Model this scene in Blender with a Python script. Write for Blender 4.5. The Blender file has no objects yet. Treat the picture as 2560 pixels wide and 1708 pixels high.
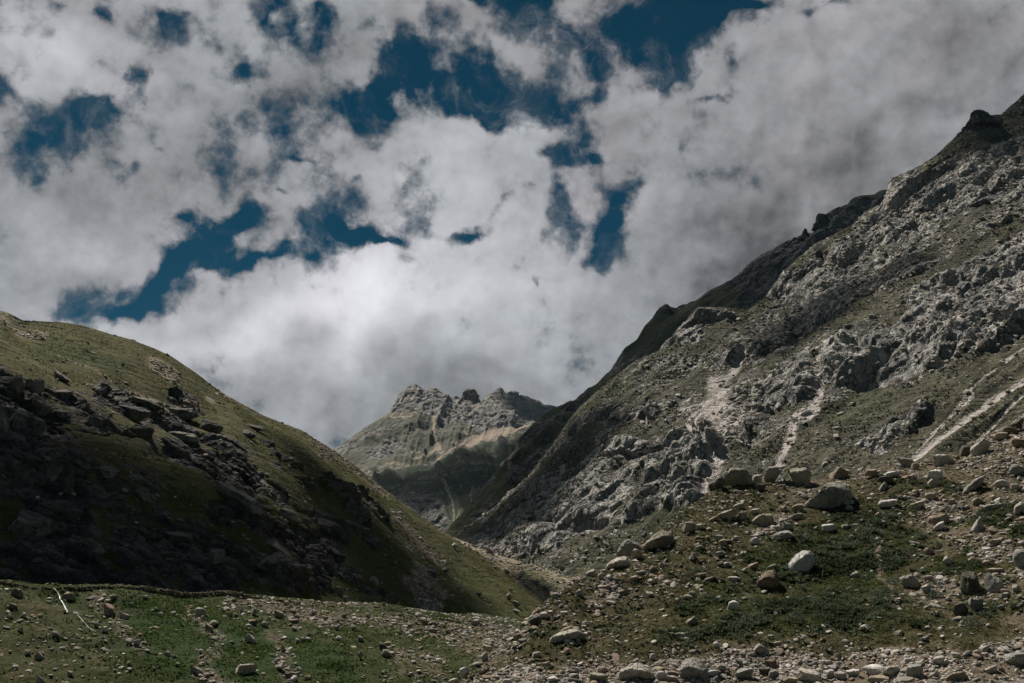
import bpy, math, random
import numpy as np
from mathutils import Vector, Matrix

scene = bpy.context.scene
COL = scene.collection
rng = np.random.default_rng(7)
random.seed(7)

# ------------------------------------------------------------------ camera
FPX = 40.0 / 36.0 * 2560.0
PITCH = math.radians(15.0)
EYE = np.array([0.0, 0.0, 1.6])
cam_data = bpy.data.cameras.new("camera")
cam_data.lens = 40.0
cam_data.sensor_width = 36.0
cam_data.clip_start = 0.5
cam_data.clip_end = 60000.0
cam = bpy.data.objects.new("camera", cam_data)
COL.objects.link(cam)
cam.location = EYE
cam.rotation_euler = (math.pi / 2 + PITCH, 0, 0)
scene.camera = cam

scene.view_settings.view_transform = 'Standard'
scene.view_settings.look = 'None'
scene.view_settings.exposure = 0.28
scene.view_settings.gamma = 1.0
scene.cycles.max_bounces = 5
scene.cycles.diffuse_bounces = 2
scene.cycles.volume_bounces = 0
scene.cycles.transparent_max_bounces = 16

SUN_EL, SUN_AZ = math.radians(58.0), math.radians(-38.0)    # azimuth from +Y, negative is to the left
SUN = np.array([math.sin(SUN_AZ) * math.cos(SUN_EL), math.cos(SUN_AZ) * math.cos(SUN_EL), math.sin(SUN_EL)])
sd = bpy.data.lights.new("sun", 'SUN')
sd.energy = 5.0
sd.angle = math.radians(0.5)
sd.color = (1.0, 0.93, 0.83)
sun = bpy.data.objects.new("sun", sd)
COL.objects.link(sun)
sun.rotation_euler = Vector(SUN.tolist()).to_track_quat('Z', 'Y').to_euler()


def ray(px, py):
    """direction (world) for a place in the 2560 x 1708 photograph"""
    cx = (np.asarray(px, float) - 1280.0) / FPX
    cy = (854.0 - np.asarray(py, float)) / FPX
    x = cx
    y = math.cos(PITCH) - cy * math.sin(PITCH)
    z = math.sin(PITCH) + cy * math.cos(PITCH)
    return np.stack([x, y + 0 * x, z + 0 * x], -1)


def P(px, py, d):
    """the world point seen at (px, py) at horizontal range d metres"""
    r = ray(px, py)
    h = np.hypot(r[..., 0], r[..., 1])
    return EYE + r * (np.asarray(d, float) / h)[..., None]


def proj(p):
    q = p - EYE
    f = q[..., 1] * math.cos(PITCH) + q[..., 2] * math.sin(PITCH)
    u = -q[..., 1] * math.sin(PITCH) + q[..., 2] * math.cos(PITCH)
    f = np.maximum(f, 1e-3)
    return 1280.0 + q[..., 0] / f * FPX, 854.0 - u / f * FPX


# ------------------------------------------------------------------ node helper
class NT:
    def __init__(self, tree):
        self.t = tree
        self.n = tree.nodes
        self.n.clear()

    def _in(self, sock, v):
        if v is None:
            return
        if isinstance(v, bpy.types.NodeSocket):
            self.t.links.new(v, sock)
        else:
            sock.default_value = v

    def math(self, op, a, b=None, c=None, clamp=False):
        m = self.n.new('ShaderNodeMath')
        m.operation = op
        m.use_clamp = clamp
        self._in(m.inputs[0], a)
        self._in(m.inputs[1], b)
        self._in(m.inputs[2], c)
        return m.outputs[0]

    def vmath(self, op, a, b=None, scale=None):
        m = self.n.new('ShaderNodeVectorMath')
        m.operation = op
        self._in(m.inputs[0], a)
        self._in(m.inputs[1], b)
        if scale is not None:
            self._in(m.inputs['Scale'], scale)
        return m.outputs[1] if op in ('DOT_PRODUCT', 'LENGTH', 'DISTANCE') else m.outputs[0]

    def noise(self, vec, scale, detail=4.0, rough=0.55, dist=0.0, col=False):
        m = self.n.new('ShaderNodeTexNoise')
        self._in(m.inputs['Vector'], vec)
        m.inputs['Scale'].default_value = scale
        m.inputs['Detail'].default_value = detail
        m.inputs['Roughness'].default_value = rough
        m.inputs['Distortion'].default_value = dist
        return m.outputs['Color'] if col else m.outputs['Fac']

    def voro(self, vec, scale, feature='F1', out='Distance', rand=1.0):
        m = self.n.new('ShaderNodeTexVoronoi')
        m.feature = feature
        self._in(m.inputs['Vector'], vec)
        m.inputs['Scale'].default_value = scale
        m.inputs['Randomness'].default_value = rand
        return m.outputs[out]

    def mapping(self, vec, loc=(0, 0, 0), rot=(0, 0, 0), scale=(1, 1, 1), kind='POINT'):
        m = self.n.new('ShaderNodeMapping')
        m.vector_type = kind
        self._in(m.inputs['Vector'], vec)
        m.inputs['Location'].default_value = loc
        m.inputs['Rotation'].default_value = rot
        m.inputs['Scale'].default_value = scale
        return m.outputs[0]

    def mapr(self, v, a, b, c=0.0, d=1.0, smooth=True):
        m = self.n.new('ShaderNodeMapRange')
        m.interpolation_type = 'SMOOTHSTEP' if smooth else 'LINEAR'
        self._in(m.inputs[0], v)
        m.inputs[1].default_value = a
        m.inputs[2].default_value = b
        m.inputs[3].default_value = c
        m.inputs[4].default_value = d
        return m.outputs[0]

    def mix(self, f, a, b, blend='MIX'):
        m = self.n.new('ShaderNodeMix')
        m.data_type = 'RGBA'
        m.blend_type = blend
        self._in(m.inputs[0], f)
        for s, v in ((m.inputs[6], a), (m.inputs[7], b)):
            if isinstance(v, tuple):
                v = (v[0], v[1], v[2], 1.0)
            self._in(s, v)
        return m.outputs[2]


# ------------------------------------------------------------------ sky
world = bpy.data.worlds.new("World")
scene.world = world
world.use_nodes = True


def azel(px, py):
    r = ray(px, py)
    r = r / np.linalg.norm(r)
    return math.atan2(r[0], r[1]), math.asin(r[2])


def build_sky():
    N = NT(world.node_tree)
    tc = N.n.new('ShaderNodeTexCoord').outputs['Generated']
    d = N.vmath('NORMALIZE', tc)
    sep = N.n.new('ShaderNodeSeparateXYZ')
    N.t.links.new(d, sep.inputs[0])
    az = N.math('ARCTAN2', sep.outputs[0], sep.outputs[1])
    el = N.math('ARCSINE', sep.outputs[2])
    comb = N.n.new('ShaderNodeCombineXYZ')
    N.t.links.new(az, comb.inputs[0])
    N.t.links.new(el, comb.inputs[1])
    ae = comb.outputs[0]
    # ragged edges: warp the directions at two sizes before looking up the gaps
    w1 = N.vmath('SUBTRACT', N.noise(d, 9.0, 3.0, 0.55, col=True), (0.5, 0.5, 0.5))
    w2 = N.vmath('SUBTRACT', N.noise(d, 34.0, 4.0, 0.6, col=True), (0.5, 0.5, 0.5))
    q = N.vmath('ADD', ae, N.vmath('SCALE', w1, scale=0.085))
    q = N.vmath('ADD', q, N.vmath('SCALE', w2, scale=0.03))

    def blobs(items, src):
        tot = None
        for (px, py, sx, sy, rot, w) in items:
            a, e = azel(px, py)
            k = 1.0 / FPX
            if tot is not None:     # chained, so that only a few values are alive at a time
                v = N.n.new('ShaderNodeVectorMath')
                v.operation = 'MULTIPLY_ADD'
                N.t.links.new(tot, v.inputs[0])
                v.inputs[1].default_value = (1e-9, 1e-9, 1e-9)
                N.t.links.new(src, v.inputs[2])
                src = v.outputs[0]
            m = N.mapping(src, (a, e, 0), (0, 0, math.radians(rot)),
                          (sx * k * 1.05, sy * k * 1.05, 1.0), 'TEXTURE')
            l2 = N.vmath('DOT_PRODUCT', m, m)
            g = N.math('MULTIPLY', N.math('EXPONENT', N.math('MULTIPLY', l2, -0.8)), w)
            tot = g if tot is None else N.math('ADD', tot, g)
        return tot

    gaps = [
        (349, 160, 26, 46, 0, 1.1), (245, 243, 85, 34, 12, 1.1), (170, 315, 80, 32, 38, 1.1), (20, 200, 50, 26, 0, .8),
        (321, 381, 26, 22, 0, .9), (397, 365, 24, 12, 0, .55), (122, 430, 22, 32, 0, .9), (594, 147, 42, 20, 0, .9),
        (700, 110, 60, 30, 0, .4),
        (650, 36, 30, 24, -20, .95), (811, 38, 34, 20, -30, .85), (430, 28, 22, 14, 0, .7), (283, 10, 22, 18, 0, .8),
        (165, 15, 26, 16, 0, .6), (1035, 175, 62, 52, 30, 1.2), (965, 238, 120, 26, 4, 1.1), (920, 112, 24, 20, 0, .6),
        (1235, 310, 60, 34, -25, 1.2), (1200, 185, 80, 50, 0, .75), (1150, 6, 80, 14, 0, 1.0), (1130, 260, 70, 36, 0, .8),
        (762, 392, 30, 9, 0, .7), (888, 430, 22, 14, 0, .5), (713, 485, 16, 9, 0, .6),
        (505, 612, 105, 44, 40, 1.5), (420, 690, 90, 34, 25, 1.5), (268, 783, 95, 20, 18, 1.4), (610, 672, 85, 20, 10, 1.4),
        (590, 560, 44, 26, 0, 1.0), (850, 590, 90, 24, -4, 1.2), (940, 620, 34, 14, 0, 1.0), (725, 640, 60, 14, 20, .8),
        (1182, 566, 52, 13, 27, 1.1), (452, 528, 20, 13, 0, .7),
        (1610, 34, 105, 46, 0, 1.7), (1745, 55, 95, 52, 35, 1.7), (1850, 4, 90, 16, 0, 1.3), (1690, 110, 40, 40, 0, .9),
        (1318, 22, 60, 34, 0, 1.2), (1362, 92, 52, 50, -30, 1.1), (1440, 140, 50, 42, -45, .7), (1300, 250, 70, 46, 0, 1.2),
        (1443, 225, 46, 26, 35, .95), (1803, 210, 42, 12, 5, 1.1), (1846, 147, 42, 26, 25, .7), (1683, 158, 34, 46, 0, .55),
        (2108, 12, 60, 18, 0, .7), (2059, 46, 24, 18, 0, .6),
        (1362, 408, 60, 17, -5, 1.1), (1470, 385, 55, 18, 8, 1.0), (1514, 474, 46, 36, -30, .55), (1590, 440, 30, 18, 0, .45),
        (1520, 570, 34, 60, -12, 1.6), (1548, 628, 20, 34, -15, 1.2), (1389, 548, 38, 56, 0, .8), (1383, 486, 24, 24, 0, .6),
        (1351, 672, 8, 14, 0, .8), (1313, 490, 20, 16, 0, .5),
    ]
    gap = blobs(gaps, q)
    # cloud body: broad + fine billows
    n1 = N.noise(d, 7.0, 4.0, 0.48, 0.2)
    f2 = N.noise(d, 24.0, 7.0, 0.60, 0.0)
    f3 = N.noise(d, 15.0, 4.0, 0.50, 0.0)
    puff = lambda v: N.math('ABSOLUTE', N.math('SUBTRACT', N.math('MULTIPLY', v, 2.0), 1.0))
    n2 = N.math('SUBTRACT', N.math('ADD', f2, 0.12), N.math('MULTIPLY', puff(f3), 0.7))
    solid = blobs([(2150, 420, 430, 330, 0, .55), (1900, 700, 300, 200, 0, .4), (900, 880, 800, 130, 0, .5), (100, 620, 230, 110, 0, .35), (2350, 80, 260, 150, 0, .4),
                   (200, 100, 200, 60, 0, .2), (500, 460, 150, 60, 0, .2), (1060, 420, 140, 80, 0, .3), (1150, 700, 250, 110, 0, .3), (1560, 300, 100, 90, 0, .25), (830, 1080, 120, 60, 0, .5)], q)
    body = N.math('ADD', N.math('MULTIPLY', n1, 1.3), N.math('MULTIPLY', n2, 2.5))
    body = N.math('ADD', body, solid)   # mean about 1.12
    dens = N.math('SUBTRACT', N.math('SUBTRACT', body, 1.36), N.math('MULTIPLY', gap, 0.88))
    dens = N.math('ADD', dens, N.math('MULTIPLY', N.math('SUBTRACT', N.noise(q, 52.0, 5.0, 0.65, 0.4), 0.5), 0.9))
    # blue opening added in the unseen sky overhead and behind, to deepen shade
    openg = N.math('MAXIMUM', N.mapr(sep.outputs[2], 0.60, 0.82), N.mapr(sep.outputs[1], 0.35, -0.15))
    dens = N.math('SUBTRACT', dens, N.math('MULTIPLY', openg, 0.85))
    alpha = N.mapr(dens, -0.22, 0.62)
    veil = N.mapr(N.noise(q, 16.0, 6.0, 0.68, 0.8), 0.47, 0.74, 0.0, 0.5)
    alpha = N.math('MAXIMUM', alpha, N.math('MULTIPLY', veil, N.mapr(dens, -1.1, -0.1)))
    # relief: the same billows looked up a little towards the sun
    off = tuple((SUN * 0.012).tolist())
    d2 = N.vmath('ADD', d, (off[0] * 1.0, off[1] * 1.0, off[2] * 1.0))
    m1 = N.math('SUBTRACT', N.math('ADD', N.noise(d2, 24.0, 7.0, 0.60, 0.0), 0.12), N.math('MULTIPLY', puff(N.noise(d2, 15.0, 4.0, 0.50, 0.0)), 0.7))
    emb = N.math('MULTIPLY', N.math('SUBTRACT', n2, m1), 0.24)
    off = tuple((SUN * 0.035).tolist())
    d3 = N.vmath('ADD', d, off)
    m2 = N.noise(d3, 7.0, 4.0, 0.48, 0.2)
    emb2 = N.math('MULTIPLY', N.math('SUBTRACT', n1, m2), 0.30)
    tone = [
        (850, 690, 90, 70, 0, .13), (880, 900, 75, 60, 20, .12), (1100, 420, 170, 90, 0, .07), (150, 140, 190, 60, 0, .09),
        (1350, 335, 90, 30, 0, .10), (560, 830, 330, 60, 10, .12), (1000, 800, 300, 90, 0, .05), (1330, 650, 230, 90, 0, .07), (1100, 620, 180, 100, 0, .06), (1050, 780, 300, 100, 0, .07),
        (200, 600, 240, 90, 0, .03), (500, 430, 160, 80, 0, -.035), (2000, 560, 300, 200, 30, -.075), (1750, 700, 170, 130, 0, -.05),
        (1150, 950, 200, 30, 0, -.03), (700, 930, 90, 60, 0, -.015), (2450, 120, 140, 150, 0, -.05), (1980, 440, 70, 70, 0, .05),
        (150, 450, 150, 60, 0, -.03), (2200, 250, 220, 100, 0, .01), (760, 230, 160, 90, 0, -.05),
    ]
    q2 = N.vmath('ADD', ae, N.vmath('SCALE', w1, scale=0.12))
    tv = blobs(tone, q2)
    lum = N.math('ADD', 0.262, N.math('MULTIPLY', tv, 1.75))
    lum = N.math('ADD', lum, emb)
    lum = N.math('ADD', lum, emb2)
    lum = N.math('ADD', lum, N.math('MULTIPLY', N.math('SUBTRACT', N.noise(d, 4.0, 2.0), 0.5), 0.08))
    thick = N.mapr(dens, 0.1, 0.8, 0.72, 1.0)
    lum = N.math('MULTIPLY', lum, thick)
    lum = N.math('MAXIMUM', lum, 0.09)
    hue = N.mix(N.mapr(N.noise(d, 5.5, 3.0), 0.35, 0.65), (0.96, 1.0, 1.045), (1.0, 0.985, 1.04))
    ccol = N.vmath('SCALE', hue, scale=N.math('MULTIPLY', lum, 10.0))
    sky = N.n.new('ShaderNodeTexSky')
    sky.sky_type = 'NISHITA'
    sky.sun_disc = False
    sky.sun_elevation = SUN_EL
    sky.sun_rotation = SUN_AZ
    sky.altitude = 3500.0
    sky.air_density = 1.0
    sky.dust_density = 0.3
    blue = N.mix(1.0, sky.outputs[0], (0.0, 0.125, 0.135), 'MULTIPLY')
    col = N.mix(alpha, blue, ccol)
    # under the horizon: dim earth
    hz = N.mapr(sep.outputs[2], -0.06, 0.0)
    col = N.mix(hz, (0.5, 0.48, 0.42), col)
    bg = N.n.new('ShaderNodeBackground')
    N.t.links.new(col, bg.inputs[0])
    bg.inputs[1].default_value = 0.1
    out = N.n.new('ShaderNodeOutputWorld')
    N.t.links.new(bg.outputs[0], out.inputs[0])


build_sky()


# ------------------------------------------------------------------ numpy noise
def _hash(ix, iy, iz, seed):
    with np.errstate(over='ignore'):
        h = (ix.astype(np.uint32) * np.uint32(374761393) + iy.astype(np.uint32) * np.uint32(668265263)
             + iz.astype(np.uint32) * np.uint32(2246822519) + np.uint32((seed * 3266489917) & 0xffffffff))
        h ^= h >> np.uint32(15)
        h *= np.uint32(2246822519)
        h ^= h >> np.uint32(13)
        h *= np.uint32(3266489917)
        h ^= h >> np.uint32(16)
    return h


def _u(h):
    return h.astype(np.float32) * np.float32(1.0 / 4294967296.0)


def vnoise(p, seed=0):
    """value noise, -1..1; p (...,3)"""
    f = np.floor(p)
    i = f.astype(np.int64)
    t = (p - f).astype(np.float32)
    t = t * t * t * (t * (t * 6 - 15) + 10)
    x, y, z = i[..., 0], i[..., 1], i[..., 2]
    out = 0
    for dx in (0, 1):
        wx = t[..., 0] if dx else 1 - t[..., 0]
        for dy in (0, 1):
            wy = t[..., 1] if dy else 1 - t[..., 1]
            for dz in (0, 1):
                wz = t[..., 2] if dz else 1 - t[..., 2]
                out = out + _u(_hash(x + dx, y + dy, z + dz, seed)) * wx * wy * wz
    return out * 2 - 1


ROT = np.array(Matrix.Rotation(0.7, 3, 'X') @ Matrix.Rotation(1.1, 3, 'Z'))


def fbm(p, octs=5, seed=0, gain=0.5, ridged=False):
    a, s, tot = 1.0, 0.0, 0.0
    q = np.asarray(p, float)
    for o in range(octs):
        n = vnoise(q, seed + o * 17)
        if ridged:
            n = 1 - 2 * np.abs(n)
        s = s + a * n
        tot += a
        a *= gain
        q = (q @ ROT.T) * 2.03 + 11.3
    return s / tot


def blocks(p, seed=0, tilt=0.5, jit=0.9):
    """faceted displacement: each cell is a tilted block. returns (height ~ -1..1, edge distance)"""
    f = np.floor(p)
    fi = f.astype(np.int64)
    best = np.full(p.shape[:-1], 9.0, np.float32)
    sec = np.full(p.shape[:-1], 9.0, np.float32)
    val = np.zeros(p.shape[:-1], np.float32)
    for dx in (-1, 0, 1):
        for dy in (-1, 0, 1):
            for dz in (-1, 0, 1):
                ix, iy, iz = fi[..., 0] + dx, fi[..., 1] + dy, fi[..., 2] + dz
                h1 = _hash(ix, iy, iz, seed)
                h2 = _hash(ix, iy, iz, seed + 5)
                r1 = _u(h1); r2 = _u(h2)
                r3 = _u(h1 * np.uint32(2654435761)); r4 = _u(h2 * np.uint32(2654435761))
                ex = p[..., 0] - (ix + 0.5 + jit * (r1 - 0.5))
                ey = p[..., 1] - (iy + 0.5 + jit * (r2 - 0.5))
                ez = p[..., 2] - (iz + 0.5 + jit * (r3 - 0.5))
                dd = (ex * ex + ey * ey + ez * ez).astype(np.float32)
                v = (r4 * 2 - 1) + tilt * 2 * ((r2 - .5) * ex + (r3 - .5) * ey + (r1 - .2) * ez)
                near = dd < best
                sec = np.where(near, best, np.minimum(sec, dd))
                val = np.where(near, v, val)
                best = np.where(near, dd, best)
    return val, np.sqrt(sec) - np.sqrt(best)


def relief(G, cell, seed, dip=0.0, wob=.35, groove=.7, tilt=.8):
    """jointed rock: tilted blocks of size cell (m) parted by grooves; about -1..1"""
    q = G
    if dip:
        q = G @ np.array(Matrix.Rotation(math.radians(dip), 3, 'Y'))
    q = q / np.asarray(cell, float)
    q = q + wob * np.stack([fbm(q * .6, 2, seed + 71), fbm(q * .6, 2, seed + 72), fbm(q * .6, 2, seed + 73)], -1)
    v, e = blocks(q, seed, tilt, 1.0)
    return v * .55 - groove * (1 - sstep(0, .22, e)) + groove * .3


def sstep(a, b, x):
    t = np.clip((x - a) / (b - a), 0, 1)
    return t * t * (3 - 2 * t)


def seg_dist(X, Y, pts):
    """distance to an open polyline and the fraction along it"""
    best = np.full(X.shape, 1e9)
    frac = np.zeros(X.shape)
    n = len(pts) - 1
    for k in range(n):
        ax, ay = pts[k][:2]
        bx, by = pts[k + 1][:2]
        vx, vy = bx - ax, by - ay
        t = np.clip(((X - ax) * vx + (Y - ay) * vy) / (vx * vx + vy * vy), 0, 1)
        dd = np.hypot(X - ax - t * vx, Y - ay - t * vy)
        m = dd < best
        best = np.where(m, dd, best)
        frac = np.where(m, (k + t) / n, frac)
    return best, frac


def stroke(X, Y, pts, w0, w1=None, soft=0.5):
    dd, fr = seg_dist(X, Y, pts)
    w = w0 + ((w0 if w1 is None else w1) - w0) * fr
    return 1 - sstep(w * (1 - soft), w * (1 + soft), dd)


def inside(X, Y, pts):
    c = np.zeros(X.shape, bool)
    n = len(pts)
    for k in range(n):
        ax, ay = pts[k]
        bx, by = pts[(k + 1) % n]
        if ay == by:
            continue
        c ^= ((ay > Y) != (by > Y)) & (X < (bx - ax) * (Y - ay) / (by - ay) + ax)
    return c


def poly(X, Y, pts, soft=15.0):
    dd, _ = seg_dist(X, Y, list(pts) + [pts[0]])
    s = np.where(inside(X, Y, pts), dd, -dd)
    return sstep(-soft, soft, s)


# ------------------------------------------------------------------ landform sheets
def tag(o, label=None, cat=None, group=None, kind=None):
    if label:
        o['label'] = label
    if cat:
        o['category'] = cat
    if group:
        o['group'] = group
    if kind:
        o['kind'] = kind
    return o


def mesh_np(name, verts, faces, mat=None, smooth=True, parent=None, attrs=None, link=True):
    verts = np.asarray(verts, np.float32)
    me = bpy.data.meshes.new(name)
    faces = np.asarray(faces, np.int32)
    k = faces.shape[1]
    me.vertices.add(len(verts))
    me.vertices.foreach_set('co', verts.ravel())
    me.loops.add(faces.size)
    me.loops.foreach_set('vertex_index', faces.ravel())
    me.polygons.add(len(faces))
    me.polygons.foreach_set('loop_start', np.arange(0, faces.size, k, dtype=np.int32))
    me.polygons.foreach_set('loop_total', np.full(len(faces), k, np.int32))
    me.polygons.foreach_set('use_smooth', np.full(len(faces), smooth, bool))
    me.update(calc_edges=True)
    if attrs:
        for an, arr in attrs.items():
            at = me.attributes.new(an, 'FLOAT_COLOR', 'POINT')
            c = np.ones((len(verts), 4), np.float32)
            c[:, :arr.shape[1]] = arr
            at.data.foreach_set('color', c.ravel())
    if mat:
        me.materials.append(mat)
    o = bpy.data.objects.new(name, me)
    if link:
        COL.objects.link(o)
    if parent:
        o.parent = parent
    return o


def row_pts(row, M):
    a = np.array(row, float)
    u = (a[:, 0] - a[0, 0]) / (a[-1, 0] - a[0, 0])
    uu = np.linspace(0, 1, M)
    px = np.interp(uu, u, a[:, 0])
    py = np.interp(uu, u, a[:, 1])
    d = np.interp(uu, u, a[:, 2])
    k = max(3, M // 14) | 1
    ker = np.hanning(k + 2)[1:-1]
    ker /= ker.sum()
    d = np.convolve(np.pad(d, k // 2, 'edge'), ker, 'valid')[:M]
    k2 = 5
    ker = np.hanning(k2 + 2)[1:-1]
    ker /= ker.sum()
    py = np.convolve(np.pad(py, k2 // 2, 'edge'), ker, 'valid')[:M]
    return P(px, py, d)


def sheet(rows, M, counts):
    """rows of (px, py, range), or ('off', away, up) relative to the NEXT row -> base grid positions"""
    got = []
    for r in rows:
        got.append(None if r[0] == 'off' else row_pts(r, M))
    for i in range(len(rows) - 1, -1, -1):
        if got[i] is None:
            nx = got[i + 1].copy()
            dirn = nx[:, :2] / np.linalg.norm(nx[:, :2], axis=1)[:, None]
            nx[:, :2] += dirn * rows[i][1]
            nx[:, 2] += rows[i][2]
            got[i] = nx
    R = np.array(got)
    out = []
    n = len(R)
    for i in range(n - 1):
        p0 = R[max(i - 1, 0)] if not (rows[max(i - 1, 0)][0] == 'off' and rows[i][0] != 'off') else R[i] * 2 - R[i + 1]
        p1, p2 = R[i], R[i + 1]
        p3 = R[min(i + 2, n - 1)]
        m1 = (p2 - p0) * 0.5
        m2 = (p3 - p1) * 0.5
        ts = np.linspace(0, 1, counts[i], endpoint=(i == n - 2))
        if rows[i][0] == 'off':
            for t in ts:
                out.append(p1 * (1 - t) + p2 * t)
            continue
        for t in ts:
            h00 = 2 * t**3 - 3 * t * t + 1; h10 = t**3 - 2 * t * t + t
            h01 = -2 * t**3 + 3 * t * t; h11 = t**3 - t * t
            out.append(h00 * p1 + h10 * m1 * 0.8 + h01 * p2 + h11 * m2 * 0.8)
    return np.array(out)


def under_row(sky, base, f=0.14, w=110.0):
    """a smooth row a little below a jagged skyline, so its teeth stay at the crest"""
    a, b = np.array(sky, float), np.array(base, float)
    xs = np.linspace(a[0, 0], a[-1, 0], 60)
    xx = np.linspace(a[0, 0] - w, a[-1, 0] + w, 600)
    yy = np.interp(xx, a[:, 0], a[:, 1])
    out = []
    for x in xs:
        k = np.exp(-((xx - x) / (w * .5)) ** 2)
        y = (yy * k).sum() / k.sum()
        d = np.interp(x, a[:, 0], a[:, 2])
        out.append((x, y + f * (np.interp(x, b[:, 0], b[:, 1]) - y), d + f * 1.15 * (np.interp(x, b[:, 0], b[:, 2]) - d)))
    return out


def normals(G):
    du = np.gradient(G, axis=1)
    dv = np.gradient(G, axis=0)
    n = np.cross(du, dv)
    n /= np.linalg.norm(n, axis=-1)[..., None] + 1e-9
    s = np.sign(n[..., 2:3])
    return n * np.where(s == 0, 1, s)


def grid_faces(a, b):
    idx = np.arange(a * b, dtype=np.int32).reshape(a, b)
    return np.stack([idx[:-1, :-1], idx[1:, :-1], idx[1:, 1:], idx[:-1, 1:]], -1).reshape(-1, 4)


SURF = {}


def finish(name, G, masks, mat, label=None):
    a, b = G.shape[:2]
    fc = grid_faces(a, b)
    n = np.cross(G[a // 2, b // 2 + 1] - G[a // 2, b // 2], G[a // 2 + 1, b // 2] - G[a // 2, b // 2])
    if n[2] > 0:
        fc = fc[:, ::-1]
    o = mesh_np(name, G.reshape(-1, 3), fc, mat, True, None, {'cover': masks.reshape(-1, masks.shape[-1])})
    tag(o, label, None, None, 'structure')
    PX, PY = proj(G)
    SURF[name] = dict(G=G, PX=PX, PY=PY, N=normals(G), D=np.linalg.norm(G - EYE, axis=-1), M=masks)
    return o


def warp(PX, PY, G, s, amp, seed=3):
    return (PX + amp * fbm(G / s, 4, seed), PY + amp * fbm(G / s, 4, seed + 40))


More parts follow.
